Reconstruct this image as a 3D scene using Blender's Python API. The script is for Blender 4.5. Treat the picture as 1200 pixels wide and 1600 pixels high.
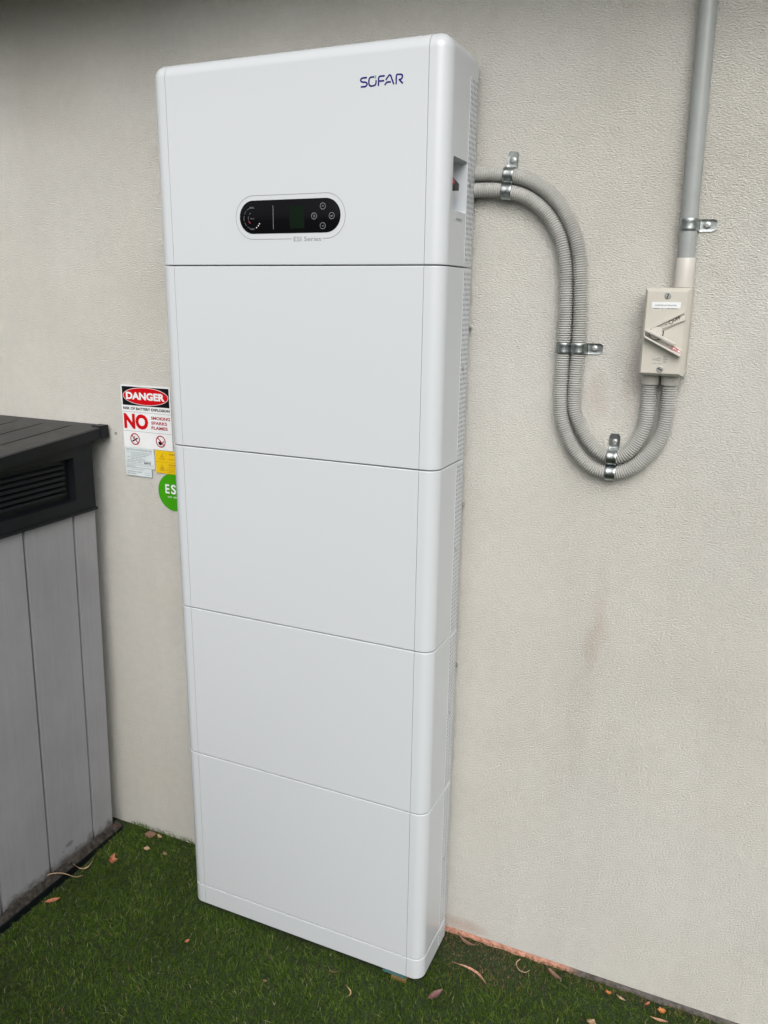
import bpy, bmesh, math, random
import numpy as np
from mathutils import Vector, Matrix, noise
R = math.radians
PI = math.pi
random.seed(7)
for o in list(bpy.data.objects):
    bpy.data.objects.remove(o)
scene = bpy.context.scene
C = scene.collection

# ------------------------------------------------------------------ camera
cd = bpy.data.cameras.new('camera')
cam = bpy.data.objects.new('camera', cd)
C.objects.link(cam)
cam.location = (1.24260, -1.78470, 1.66550)
cam.rotation_euler = (1.312370, -0.013908, 0.421468)
cd.sensor_fit = 'VERTICAL'
cd.sensor_height = 24.0
cd.lens = 1270.76 / 1600 * 24.0
cd.clip_start = 0.02
cd.clip_end = 500
scene.camera = cam
scene.render.resolution_x = 768
scene.render.resolution_y = 1024

# ------------------------------------------------------------------ world, sun, exposure
SUN_EL, SUN_AZ = R(40), R(21)          # azimuth from -y (in front of the wall) towards +x
world = bpy.data.worlds.new('World')
scene.world = world
world.use_nodes = True
wn, wl = world.node_tree.nodes, world.node_tree.links
bg = wn['Background']
sky = wn.new('ShaderNodeTexSky')
sky.sky_type = 'NISHITA'
sky.sun_disc = False
sky.sun_elevation = SUN_EL
sky.sun_rotation = PI - SUN_AZ
sky.air_density = 1.0
sky.dust_density = 5.0
sky.ozone_density = 1.0
hs = wn.new('ShaderNodeHueSaturation')     # an overcast sky: nearly grey
hs.inputs['Saturation'].default_value = 0.22
wl.new(sky.outputs[0], hs.inputs['Color'])
wl.new(hs.outputs[0], bg.inputs['Color'])
bg.inputs['Strength'].default_value = 0.11
sl = bpy.data.lights.new('sun', 'SUN')
sl.energy = 1.3
sl.angle = R(55)
sl.color = (1.0, 0.97, 0.93)
sun = bpy.data.objects.new('sun', sl)
C.objects.link(sun)
sd = Vector((math.sin(SUN_AZ) * math.cos(SUN_EL), -math.cos(SUN_AZ) * math.cos(SUN_EL), math.sin(SUN_EL)))
sun.rotation_euler = sd.to_track_quat('Z', 'Y').to_euler()
sun.location = (2, -6, 6)
vs = scene.view_settings
vs.view_transform = 'Standard'
vs.look = 'None'
vs.gamma = 1
vs.exposure = 0.35
scene.display_settings.display_device = 'sRGB'

# ------------------------------------------------------------------ materials
def new_mat(name, col, rough=0.5, metal=0.0, spec=0.5):
    m = bpy.data.materials.new(name)
    m.use_nodes = True
    b = m.node_tree.nodes['Principled BSDF']
    b.inputs['Base Color'].default_value = (*col, 1)
    b.inputs['Roughness'].default_value = rough
    b.inputs['Metallic'].default_value = metal
    b.inputs['Specular IOR Level'].default_value = spec
    return m, m.node_tree.nodes, m.node_tree.links, b

def texco(n, l, scale=(1, 1, 1)):
    g = n.new('ShaderNodeNewGeometry')
    mp = n.new('ShaderNodeMapping')
    mp.inputs['Scale'].default_value = scale
    l.new(g.outputs['Position'], mp.inputs['Vector'])
    return mp.outputs[0]

def noise_n(n, l, vec, scale, detail=3, rough=0.5, dist=0.0):
    t = n.new('ShaderNodeTexNoise')
    t.inputs['Scale'].default_value = scale
    t.inputs['Detail'].default_value = detail
    t.inputs['Roughness'].default_value = rough
    t.inputs['Distortion'].default_value = dist
    if vec is not None:
        l.new(vec, t.inputs['Vector'])
    return t.outputs['Fac']

def ramp(n, l, fac, stops):
    r = n.new('ShaderNodeValToRGB')
    e = r.color_ramp.elements
    while len(e) < len(stops):
        e.new(0.5)
    for i, (p, c) in enumerate(stops):
        e[i].position = p
        e[i].color = (*c, 1) if len(c) == 3 else c
    l.new(fac, r.inputs['Fac'])
    return r.outputs['Color']

def mixc(n, l, fac, a, b, mode='MIX'):
    m = n.new('ShaderNodeMix')
    m.data_type = 'RGBA'
    m.blend_type = mode
    for sock, v in ((m.inputs[0], fac), (m.inputs[6], a), (m.inputs[7], b)):
        if isinstance(v, (int, float)):
            sock.default_value = v
        elif isinstance(v, tuple):
            sock.default_value = (*v, 1)
        else:
            l.new(v, sock)
    return m.outputs[2]

def bump_n(n, l, b, h, strength, dist, prev=None):
    k = n.new('ShaderNodeBump')
    k.inputs['Strength'].default_value = strength
    k.inputs['Distance'].default_value = dist
    l.new(h, k.inputs['Height'])
    if prev is not None:
        l.new(prev, k.inputs['Normal'])
    l.new(k.outputs[0], b.inputs['Normal'])
    return k.outputs[0]

def math_n(n, l, op, a, b=None, clamp=False):
    m = n.new('ShaderNodeMath')
    m.operation = op
    m.use_clamp = clamp
    for i, v in enumerate((a, b)):
        if v is None:
            continue
        if isinstance(v, (int, float)):
            m.inputs[i].default_value = v
        else:
            l.new(v, m.inputs[i])
    return m.outputs[0]

def simple(name, col, rough=0.5, metal=0.0, var=0.06, vscale=25, bump=0.0, bscale=400, spec=0.5, vec_scale=(1, 1, 1)):
    """a colour with slight wear in it and a fine surface"""
    m, n, l, b = new_mat(name, col, rough, metal, spec)
    v = texco(n, l, vec_scale)
    f = noise_n(n, l, v, vscale, 4, 0.6)
    lo = tuple(max(0, c * (1 - var * 2)) for c in col)
    hi = tuple(min(1, c * (1 + var)) for c in col)
    l.new(ramp(n, l, f, [(0.3, lo), (0.7, hi)]), b.inputs['Base Color'])
    rr = n.new('ShaderNodeMapRange')
    rr.inputs['To Min'].default_value = max(0.02, rough - 0.08)
    rr.inputs['To Max'].default_value = min(1, rough + 0.1)
    l.new(noise_n(n, l, v, vscale * 2.7, 3), rr.inputs['Value'])
    l.new(rr.outputs[0], b.inputs['Roughness'])
    if bump:
        bump_n(n, l, b, noise_n(n, l, v, bscale, 3), bump, 0.001)
    return m

M = {}
m, n, l, b = new_mat('white_powder_coat', (0.575, 0.603, 0.632), 0.27, spec=0.6)
v = texco(n, l)
bump_n(n, l, b, noise_n(n, l, v, 800, 2), 0.03, 0.001)
M['cabinet'] = m
M['chassis'] = simple('grey_chassis', (0.16, 0.16, 0.165), 0.7)
M['filter'] = simple('grey_slot_shade', (0.15, 0.15, 0.15), 0.8)
M['screw'] = simple('zinc_screw', (0.40, 0.40, 0.39), 0.42, metal=0.6, var=0.1, vscale=300)
M['galv'] = simple('galvanised_steel', (0.37, 0.40, 0.40), 0.31, metal=1.0, var=0.16, vscale=160, bump=0.25, bscale=260)
M['blackglass'] = simple('black_gloss', (0.004, 0.004, 0.005), 0.12, var=0.0, spec=0.12)
M['screen'] = simple('dark_screen', (0.003, 0.0095, 0.004), 0.2, var=0.05, spec=0.12)
M['icon'] = simple('icon_grey', (0.27, 0.28, 0.29), 0.5)
M['icondim'] = simple('icon_dim_grey', (0.15, 0.15, 0.16), 0.5)
M['iconwhite'] = simple('icon_white', (0.8, 0.8, 0.8), 0.5)
M['iconred'] = simple('icon_red', (0.5, 0.06, 0.10), 0.5)
M['printgrey'] = simple('print_grey', (0.22, 0.23, 0.24), 0.6)
M['navy'] = simple('navy_print', (0.022, 0.018, 0.16), 0.4, spec=0.15)
M['logogreen'] = simple('grey_green_print', (0.22, 0.36, 0.36), 0.4)
M['switchblack'] = simple('black_switch', (0.018, 0.018, 0.02), 0.4)
M['red'] = simple('red_print', (0.52, 0.003, 0.008), 0.42, var=0.03, spec=0.15)
M['crimson'] = simple('crimson_print', (0.36, 0.005, 0.03), 0.42, var=0.03, spec=0.15)
M['black'] = simple('black_print', (0.006, 0.006, 0.007), 0.4, spec=0.15)
M['signwhite'] = simple('white_label', (0.74, 0.76, 0.77), 0.35, var=0.03)
M['labelblue'] = simple('pale_label', (0.62, 0.68, 0.70), 0.4, var=0.03)
M['inkgrey'] = simple('grey_ink', (0.13, 0.15, 0.18), 0.6)
M['yellow'] = simple('yellow_label', (0.72, 0.48, 0.005), 0.4, var=0.03)
M['amber'] = simple('amber_ink', (0.30, 0.15, 0.01), 0.5)
M['green'] = simple('green_label', (0.045, 0.30, 0.004), 0.38, var=0.03, spec=0.2)
M['beige'] = simple('beige_plastic', (0.52, 0.50, 0.44), 0.42, var=0.03, vscale=30, bump=0.08, bscale=500)
M['beigepale'] = simple('pale_beige_plastic', (0.53, 0.51, 0.47), 0.38, var=0.03)
M['pvc'] = simple('grey_pvc', (0.315, 0.335, 0.33), 0.33, var=0.05, vscale=18, bump=0.05, bscale=120)
M['shed_dark'] = simple('charcoal_resin', (0.0045, 0.0065, 0.0085), 0.45, var=0.12, vscale=14, bump=0.25, bscale=350, spec=0.28)
M['lid'] = simple('dark_grey_resin_lid', (0.031, 0.031, 0.032), 0.55, var=0.16, vscale=9, bump=0.3, bscale=350)
M['teal'] = simple('teal_plastic', (0.06, 0.14, 0.15), 0.4)
M['ochre'] = simple('ochre_plastic', (0.20, 0.125, 0.045), 0.5)
M['soffit'] = simple('soffit_white', (0.5, 0.5, 0.47), 0.7)
M['light_blocker'] = simple('light_blocker_paint', (0.38, 0.39, 0.38), 0.5)
M['fascia'] = simple('fascia_grey', (0.2, 0.2, 0.2), 0.5)

# corrugated conduit: warm grey with dust settled along it
m, n, l, b = new_mat('corrugated_grey', (0.42, 0.41, 0.38), 0.45)
v = texco(n, l)
l.new(ramp(n, l, noise_n(n, l, v, 28, 4, 0.6), [(0.3, (0.39, 0.39, 0.37)), (0.7, (0.49, 0.49, 0.47))]), b.inputs['Base Color'])
M['corr'] = m

# shed panel: grey resin with faint vertical wood grain, blotches, dirt at the foot
m, n, l, b = new_mat('grey_resin_panel', (0.2, 0.2, 0.21), 0.62)
v = texco(n, l)
vg = texco(n, l, (90, 90, 4))
blot = noise_n(n, l, v, 5, 4, 0.6)
grain = noise_n(n, l, vg, 1.0, 5, 0.65)
c = ramp(n, l, blot, [(0.3, (0.285, 0.285, 0.305)), (0.7, (0.340, 0.342, 0.365))])
c = mixc(n, l, 0.13, c, ramp(n, l, grain, [(0.3, (0.20, 0.20, 0.205)), (0.7, (0.42, 0.42, 0.43))]))
sx = n.new('ShaderNodeSeparateXYZ')
l.new(v, sx.inputs[0])
hgt = math_n(n, l, 'ADD', sx.outputs[2], math_n(n, l, 'MULTIPLY', noise_n(n, l, v, 30, 5, 0.7), -0.10))
def spot(y, z, ry, rz):
    dy = math_n(n, l, 'DIVIDE', math_n(n, l, 'SUBTRACT', sx.outputs[1], y), ry)
    dz = math_n(n, l, 'DIVIDE', math_n(n, l, 'SUBTRACT', sx.outputs[2], z), rz)
    d = math_n(n, l, 'ADD', math_n(n, l, 'MULTIPLY', dy, dy), math_n(n, l, 'MULTIPLY', dz, dz))
    d = math_n(n, l, 'ADD', d, math_n(n, l, 'MULTIPLY', math_n(n, l, 'SUBTRACT', noise_n(n, l, v, 60, 3), 0.5), 2.0))
    return math_n(n, l, 'MULTIPLY', math_n(n, l, 'SUBTRACT', 1.0, d, clamp=True), 2.5, clamp=True)
c = mixc(n, l, math_n(n, l, 'MULTIPLY', spot(-0.237, 0.062, 0.020, 0.008), 0.55), c, (0.09, 0.09, 0.095))
c = mixc(n, l, math_n(n, l, 'MULTIPLY', spot(-0.262, 0.050, 0.004, 0.003), 0.6), c, (0.07, 0.07, 0.075))
dirt = n.new('ShaderNodeMapRange')
dirt.inputs['From Min'].default_value = -0.01
dirt.inputs['From Max'].default_value = -0.04
dirt.inputs['To Min'].default_value = 0.0
dirt.inputs['To Max'].default_value = 0.85
l.new(hgt, dirt.inputs['Value'])
c = mixc(n, l, dirt.outputs[0], c, (0.06, 0.052, 0.045))
l.new(c, b.inputs['Base Color'])
bump_n(n, l, b, grain, 0.25, 0.0008)
M['panel'] = m
M['dirtledge'] = simple('dirty_ledge', (0.045, 0.038, 0.032), 0.9, var=0.4, vscale=60, bump=0.8, bscale=200)

# rendered wall
m, n, l, b = new_mat('cream_render', (0.6, 0.57, 0.5), 0.88, spec=0.25)
v = texco(n, l, (1, 1, 1))
v2 = texco(n, l, (0.58, 1, 1.25))
big = noise_n(n, l, v, 1.7, 3, 0.5)
c = ramp(n, l, big, [(0.35, (0.725, 0.708, 0.648)), (0.65, (0.750, 0.742, 0.702))])
med = noise_n(n, l, v, 38, 4, 0.6)
c = mixc(n, l, 0.10, c, ramp(n, l, med, [(0.35, (0.40, 0.38, 0.33)), (0.65, (0.72, 0.70, 0.63))]))
# faint pink mark running down the render, and a longer dull one below it
sp = n.new('ShaderNodeSeparateXYZ')
l.new(v, sp.inputs[0])
wob = math_n(n, l, 'MULTIPLY', math_n(n, l, 'SUBTRACT', noise_n(n, l, v, 11, 4, 0.6), 0.5), 0.09)
def blob(x, z, rx, rz):
    dx = math_n(n, l, 'DIVIDE', math_n(n, l, 'SUBTRACT', math_n(n, l, 'ADD', sp.outputs[0], wob), x), rx)
    dz = math_n(n, l, 'DIVIDE', math_n(n, l, 'SUBTRACT', sp.outputs[2], z), rz)
    d = math_n(n, l, 'ADD', math_n(n, l, 'MULTIPLY', dx, dx), math_n(n, l, 'MULTIPLY', dz, dz))
    return math_n(n, l, 'SUBTRACT', 1.0, d, clamp=True)
spk = noise_n(n, l, v, 120, 3, 0.7)
runs = noise_n(n, l, texco(n, l, (9, 9, 0.7)), 1.0, 4, 0.6)
rn = n.new('ShaderNodeMapRange')
rn.inputs['From Min'].default_value = 0.52
rn.inputs['From Max'].default_value = 0.75
rn.inputs['To Max'].default_value = 0.10
l.new(runs, rn.inputs['Value'])
c = mixc(n, l, rn.outputs[0], c, (0.50, 0.47, 0.41))
def stain_shade(c, f, amt, col):
    f = math_n(n, l, 'MULTIPLY', math_n(n, l, 'MULTIPLY', f, amt), math_n(n, l, 'MULTIPLY_ADD', spk, 1.2))
    return mixc(n, l, f, c, col)
c = stain_shade(c, blob(0.988, 0.955, 0.026, 0.15), 0.15, (0.50, 0.36, 0.30))
c = stain_shade(c, blob(0.982, 0.90, 0.020, 0.09), 0.14, (0.42, 0.29, 0.23))
c = stain_shade(c, blob(0.965, 0.72, 0.035, 0.26), 0.12, (0.36, 0.34, 0.31))
c = stain_shade(c, blob(1.02, 1.50, 0.03, 0.10), 0.22, (0.52, 0.38, 0.34))  # pinkish shadow left of the isolator, painted into the wall colour
c = stain_shade(c, blob(0.945, 1.47, 0.03, 0.06), 0.22, (0.52, 0.38, 0.34))
c = stain_shade(c, blob(0.70, 0.02, 0.10, 0.025), 0.4, (0.50, 0.30, 0.23))
l.new(c, b.inputs['Base Color'])
h1 = noise_n(n, l, v2, 315, 3, 0.62, 0.15)
h2 = noise_n(n, l, v2, 420, 2, 0.5)
hh = math_n(n, l, 'ADD', h1, math_n(n, l, 'MULTIPLY', h2, 0.25))
trowel = n.new('ShaderNodeMapRange')
trowel.inputs['From Min'].default_value = 0.3
trowel.inputs['From Max'].default_value = 0.7
trowel.inputs['To Min'].default_value = 0.88
trowel.inputs['To Max'].default_value = 1.10
l.new(noise_n(n, l, v, 4.5, 3, 0.6), trowel.inputs['Value'])
hh = math_n(n, l, 'MULTIPLY', math_n(n, l, 'SUBTRACT', hh, 0.62), trowel.outputs[0])
bump_n(n, l, b, hh, 1.0, 0.0082)
M['render'] = m

# footing below the render: salmon mortar that turns to dark membrane further right
m, n, l, b = new_mat('footing', (0.4, 0.2, 0.15), 0.9)
v = texco(n, l)
sp = n.new('ShaderNodeSeparateXYZ')
l.new(v, sp.inputs[0])
xx = math_n(n, l, 'ADD', sp.outputs[0], math_n(n, l, 'MULTIPLY', noise_n(n, l, v, 25, 3), 0.06))
fac = n.new('ShaderNodeMapRange')
fac.inputs['From Min'].default_value = 1.01
fac.inputs['From Max'].default_value = 1.05
l.new(xx, fac.inputs['Value'])
pk = ramp(n, l, noise_n(n, l, v, 60, 4, 0.7), [(0.3, (0.30, 0.12, 0.075)), (0.65, (0.62, 0.33, 0.24))])
dk = ramp(n, l, noise_n(n, l, v, 60, 4, 0.7), [(0.3, (0.05, 0.045, 0.042)), (0.7, (0.17, 0.15, 0.14))])
l.new(mixc(n, l, fac.outputs[0], pk, dk), b.inputs['Base Color'])
bump_n(n, l, b, noise_n(n, l, v, 120, 4), 0.8, 0.003)
M['footing'] = m

# soil under the turf
m, n, l, b = new_mat('turf_backing', (0.03, 0.04, 0.015), 0.95)
v = texco(n, l)
l.new(ramp(n, l, noise_n(n, l, v, 90, 4, 0.7), [(0.3, (0.010, 0.018, 0.004)), (0.7, (0.045, 0.075, 0.018))]), b.inputs['Base Color'])
bump_n(n, l, b, noise_n(n, l, v, 300, 3), 1.0, 0.01)
M['ground'] = m

# grass blades: colour per blade from an attribute
m, n, l, b = new_mat('grass_blades', (0.05, 0.1, 0.02), 0.5, spec=0.2)
a = n.new('ShaderNodeAttribute')
a.attribute_name = 'tint'
l.new(a.outputs['Color'], b.inputs['Base Color'])
tr = n.new('ShaderNodeBsdfTranslucent')
l.new(a.outputs['Color'], tr.inputs['Color'])
mx = n.new('ShaderNodeMixShader')
mx.inputs[0].default_value = 0.25
l.new(b.outputs[0], mx.inputs[1])
l.new(tr.outputs[0], mx.inputs[2])
l.new(mx.outputs[0], n['Material Output'].inputs['Surface'])
M['grass'] = m

def leaf_mat(name, col):
    m, n, l, b = new_mat(name, col, 0.6)
    v = texco(n, l)
    lo = tuple(c * 0.55 for c in col)
    hi = tuple(min(1, c * 1.35) for c in col)
    l.new(ramp(n, l, noise_n(n, l, v, 140, 4, 0.6), [(0.3, lo), (0.7, hi)]), b.inputs['Base Color'])
    bump_n(n, l, b, noise_n(n, l, v, 400, 3), 0.4, 0.001)
    return m
M['leaf_rust'] = leaf_mat('rust_leaf', (0.36, 0.13, 0.065))
M['leaf_tan'] = leaf_mat('tan_leaf', (0.38, 0.26, 0.16))
M['leaf_brown'] = leaf_mat('brown_leaf', (0.20, 0.115, 0.075))
M['leaf_orange'] = leaf_mat('orange_leaf', (0.46, 0.17, 0.045))
M['leaf_pink'] = leaf_mat('salmon_leaf', (0.46, 0.25, 0.165))
M['leaf_maroon'] = leaf_mat('maroon_leaf', (0.17, 0.085, 0.075))

# ------------------------------------------------------------------ mesh helpers
def link(o, parent=None):
    C.objects.link(o)
    if parent is not None:
        o.parent = parent
    return o

def root_pos(parent):
    p = Vector((0, 0, 0))
    while parent is not None:
        p += parent.location
        parent = parent.parent
    return p

def obj(name, bm, mat, parent=None, smooth=False, wn_mod=False, loc=None, angle=35):
    """link a bmesh given in world coordinates as one mesh object below parent"""
    me = bpy.data.meshes.new(name)
    base = root_pos(parent)
    o_loc = Vector(loc) if loc is not None else base
    bmesh.ops.translate(bm, verts=bm.verts, vec=-o_loc)
    bm.normal_update()
    bm.to_mesh(me)
    bm.free()
    mats = mat if isinstance(mat, (list, tuple)) else [mat]
    for mm in mats:
        me.materials.append(M[mm] if isinstance(mm, str) else mm)
    o = bpy.data.objects.new(name, me)
    link(o, parent)
    o.location = o_loc - base
    if smooth:
        me.polygons.foreach_set('use_smooth', [True] * len(me.polygons))
        me.set_sharp_from_angle(angle=R(angle))
        if wn_mod:
            w = o.modifiers.new('wn', 'WEIGHTED_NORMAL')
            w.keep_sharp = True
    return o

def thing(name, label, cat, loc=(0, 0, 0), group=None):
    o = bpy.data.objects.new(name, None)
    o.empty_display_size = 0.05
    o.location = loc
    C.objects.link(o)
    return tag(o, label, cat, group)

def tag(o, label, cat, group=None):
    o['label'] = label
    o['category'] = cat
    if group:
        o['group'] = group
    return o

def box(bm, x0, x1, y0, y1, z0, z1, bev=0.0, seg=2):
    r = bmesh.ops.create_cube(bm, size=1.0)
    vs_ = r['verts']
    for v in vs_:
        v.co = Vector((x0 + (v.co.x + .5) * (x1 - x0), y0 + (v.co.y + .5) * (y1 - y0), z0 + (v.co.z + .5) * (z1 - z0)))
    if bev:
        es = list({e for v in vs_ for e in v.link_edges})
        bmesh.ops.bevel(bm, geom=es, offset=bev, segments=seg, profile=0.5, affect='EDGES', clamp_overlap=True)
    return bm

def cyl(bm, p0, p1, r0, r1=None, seg=24, cap=True):
    p0, p1 = Vector(p0), Vector(p1)
    if r1 is None:
        r1 = r0
    q = (p1 - p0).to_track_quat('Z', 'Y')
    rings = []
    for p, r in ((p0, r0), (p1, r1)):
        rings.append([bm.verts.new(p + q @ Vector((r * math.cos(2 * PI * i / seg), r * math.sin(2 * PI * i / seg), 0))) for i in range(seg)])
    for i in range(seg):
        j = (i + 1) % seg
        bm.faces.new((rings[0][i], rings[0][j], rings[1][j], rings[1][i]))
    if cap:
        bm.faces.new(rings[0][::-1])
        bm.faces.new(rings[1])
    return bm

def lathe(bm, origin, axis, prof, seg=24):
    """prof: list of (distance along axis, radius)"""
    o = Vector(origin)
    q = Vector(axis).to_track_quat('Z', 'Y')
    rings = []
    for d, r in prof:
        rings.append([bm.verts.new(o + q @ Vector((r * math.cos(2 * PI * i / seg), r * math.sin(2 * PI * i / seg), d))) for i in range(seg)])
    for a, b2 in zip(rings, rings[1:]):
        for i in range(seg):
            j = (i + 1) % seg
            bm.faces.new((a[i], a[j], b2[j], b2[i]))
    bm.faces.new(rings[0][::-1])
    bm.faces.new(rings[-1])
    return bm

def prism(bm, pts, f, d0, d1, bev=0.0):
    """closed outline pts [(a,b)] extruded; f(a,b,d) gives the 3d point"""
    n_ = len(pts)
    A = [bm.verts.new(f(a, b_, d0)) for a, b_ in pts]
    B = [bm.verts.new(f(a, b_, d1)) for a, b_ in pts]
    fs = [bm.faces.new(A[::-1]), bm.faces.new(B)]
    for i in range(n_):
        j = (i + 1) % n_
        fs.append(bm.faces.new((A[i], A[j], B[j], B[i])))
    bmesh.ops.recalc_face_normals(bm, faces=fs)
    if bev:
        es = list(fs[1].edges)
        bmesh.ops.bevel(bm, geom=es, offset=bev, segments=2, profile=0.5, affect='EDGES', clamp_overlap=True)
    return bm

def wallmap(yback):           # outline in (x, z), thickness towards the camera (-y)
    return lambda a, b_, d: Vector((a, yback - d, b_))

def stroke(pts, w, closed=False):
    """thick polyline outline pieces -> list of quads outlines (2d), with round joints"""
    out = []
    P = [Vector(p) for p in pts]
    seq = list(zip(P, P[1:])) + ([(P[-1], P[0])] if closed else [])
    for a, b_ in seq:
        d = (b_ - a)
        if d.length < 1e-9:
            continue
        d.normalize()
        nrm = Vector((-d.y, d.x)) * w / 2
        out.append([a + nrm, a - nrm, b_ - nrm, b_ + nrm])
    return out

def ribbon(bm, pts, w, f, d, closed=False):
    """mitred flat line of width w along pts at depth d"""
    P = [Vector(p) for p in pts]
    n_ = len(P)
    L, Rr = [], []
    for i in range(n_):
        if closed:
            a, c_ = P[i - 1], P[(i + 1) % n_]
        else:
            a, c_ = P[max(0, i - 1)], P[min(n_ - 1, i + 1)]
        d1 = (P[i] - a)
        d2 = (c_ - P[i])
        if d1.length < 1e-9: d1 = d2
        if d2.length < 1e-9: d2 = d1
        d1 = d1.normalized(); d2 = d2.normalized()
        t = (d1 + d2)
        t = t.normalized() if t.length > 1e-6 else d1
        nn = Vector((-t.y, t.x))
        k = 1 / max(0.4, nn.dot(Vector((-d1.y, d1.x))))
        L.append(bm.verts.new(f(*(P[i] + nn * w / 2 * k), d)))
        Rr.append(bm.verts.new(f(*(P[i] - nn * w / 2 * k), d)))
    for i in range(n_ - (0 if closed else 1)):
        j = (i + 1) % n_
        bm.faces.new((L[i], L[j], Rr[j], Rr[i]))
    return bm

def arc(cx, cy, r, a0, a1, seg=16, ry=None):
    ry = ry or r
    return [(cx + r * math.cos(R(a0 + (a1 - a0) * i / seg)), cy + ry * math.sin(R(a0 + (a1 - a0) * i / seg))) for i in range(seg + 1)]

def stadium(x0, x1, z0, z1, seg=16):
    r = (z1 - z0) / 2
    cz = (z0 + z1) / 2
    return arc(x1 - r, cz, r, -90, 90, seg) + arc(x0 + r, cz, r, 90, 270, seg)

def roundrect(x0, x1, z0, z1, r, seg=5):
    return (arc(x1 - r, z0 + r, r, -90, 0, seg) + arc(x1 - r, z1 - r, r, 0, 90, seg) +
            arc(x0 + r, z1 - r, r, 90, 180, seg) + arc(x0 + r, z0 + r, r, 180, 270, seg))

_dg = bpy.context.evaluated_depsgraph_get
def text_bm(s, x0, x1, z0, z1, f, d, bold=0.0, bm=None, rot=0.0):
    """writing fitted into the rectangle x0..x1, z0..z1 of map f"""
    cu = bpy.data.curves.new('t', 'FONT')
    cu.body = s
    cu.size = 1.0
    cu.offset = bold
    cu.resolution_u = 3
    to = bpy.data.objects.new('t', cu)
    C.objects.link(to)
    me = bpy.data.meshes.new_from_object(to.evaluated_get(_dg()))
    bpy.data.objects.remove(to)
    xs = [v.co.x for v in me.vertices]
    ys = [v.co.y for v in me.vertices]
    ax, bx, ay, by = min(xs), max(xs), min(ys), max(ys)
    bm = bm or bmesh.new()
    vs_ = []
    cx, cz = (x0 + x1) / 2, (z0 + z1) / 2
    for v in me.vertices:
        px = x0 + (v.co.x - ax) / (bx - ax) * (x1 - x0) - cx
        pz = z0 + (v.co.y - ay) / (by - ay) * (z1 - z0) - cz
        if rot:
            px, pz = px * math.cos(rot) - pz * math.sin(rot), px * math.sin(rot) + pz * math.cos(rot)
        vs_.append(bm.verts.new(f(cx + px, cz + pz, d)))
    for p in me.polygons:
        try:
            bm.faces.new([vs_[i] for i in p.vertices])
        except ValueError:
            pass
    bpy.data.meshes.remove(me)
    return bm

def catmull(pts, step):
    P = [Vector(p) for p in pts]
    P = [P[0] * 2 - P[1]] + P + [P[-1] * 2 - P[-2]]
    out = []
    for i in range(1, len(P) - 2):
        for k in range(24):
            t = k / 24
            a, b_, c_, d = P[i - 1], P[i], P[i + 1], P[i + 2]
            out.append(0.5 * ((2 * b_) + (-a + c_) * t + (2 * a - 5 * b_ + 4 * c_ - d) * t * t + (-a + 3 * b_ - 3 * c_ + d) * t ** 3))
    out.append(P[-2])
    # smooth and resample
    for _ in range(10):
        out = [out[0]] + [(out[i - 1] + out[i] * 2 + out[i + 1]) / 4 for i in range(1, len(out) - 1)] + [out[-1]]
    res, acc = [out[0]], 0.0
    for a, b_ in zip(out, out[1:]):
        L = (b_ - a).length
        pos = 0.0
        while acc + (L - pos) >= step:
            pos += step - acc
            acc = 0.0
            res.append(a + (b_ - a) * (pos / L))
        acc += L - pos
    return res

# ------------------------------------------------------------------ ground and house
def gz(x, y):
    if x > 0.3:
        return -0.029 + 0.011 * min(1, max(0, (y + 0.08) / 0.06))
    def s(t):
        t = min(1, max(0, t))
        return t * t * (3 - 2 * t)
    return -0.029 + 0.015 * s((0.05 - x) / 0.25) * s((y + 0.26) / 0.22)

bm = bmesh.new()
xs = [-60, -20, -6, -2] + [-1.2 + 0.05 * i for i in range(60)] + [2.2, 3.5, 8, 20, 60]
ys = [-60, -20, -8, -3] + [-1.8 + 0.05 * i for i in range(37)] + [0.3]
grid = [[bm.verts.new((x, y, gz(x, y))) for y in ys] for x in xs]
for i in range(len(xs) - 1):
    for j in range(len(ys) - 1):
        bm.faces.new((grid[i][j], grid[i + 1][j], grid[i + 1][j + 1], grid[i][j + 1]))
g = obj('ground', bm, 'ground')
g['kind'] = 'structure'

house = thing('house', 'house with cream textured render wall and deep eave behind the white cabinet', 'house', (0, 0.1, 0))
bm = bmesh.new()
box(bm, -6, 7, 0.0, 0.22, 0.0, 2.44)
box(bm, -6, 0.1, 0.001, 0.2, -0.05, 0.0005)
obj('wall', bm, 'render', house)
bm = bmesh.new()
nx = 150
top, bot, bk = [], [], []
for i in range(nx + 1):
    x = 0.1 + 2.6 * i / nx
    w = 0.0035 * noise.noise(Vector((x * 30, 0, 0))) + 0.002 * noise.noise(Vector((x * 90, 3, 0)))
    top.append(bm.verts.new((x, 0.0035 + w, -0.0006)))
    bot.append(bm.verts.new((x, -0.002 + w * 1.5, -0.026)))
    bk.append(bm.verts.new((x, -0.005 + w, -0.05)))
for i in range(nx):
    bm.faces.new((top[i], bot[i], bot[i + 1], top[i + 1]))
    bm.faces.new((bot[i], bk[i], bk[i + 1], bot[i + 1]))
box(bm, 0.1, 7, 0.012, 0.2, -0.05, -0.001)
obj('footing', bm, 'footing', house)
bm = bmesh.new()
box(bm, -6, 7, -0.30, 0.6, 2.441, 2.455)
obj('soffit', bm, 'soffit', house)
bm = bmesh.new()
box(bm, -6, 7, -0.322, -0.301, 2.425, 2.60)
obj('fascia', bm, 'fascia', house)
bm = bmesh.new()
for k in range(9):     # half round gutter
    a0, a1 = PI + PI * k / 9, PI + PI * (k + 1) / 9
    v = [bm.verts.new((x, -0.378 + 0.055 * math.cos(a), 2.58 + 0.06 * math.sin(a))) for x in (-6, 7) for a in (a0, a1)]
    bm.faces.new((v[0], v[1], v[3], v[2]))
obj('gutter', bm, 'fascia', house)
bm = bmesh.new()
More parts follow.
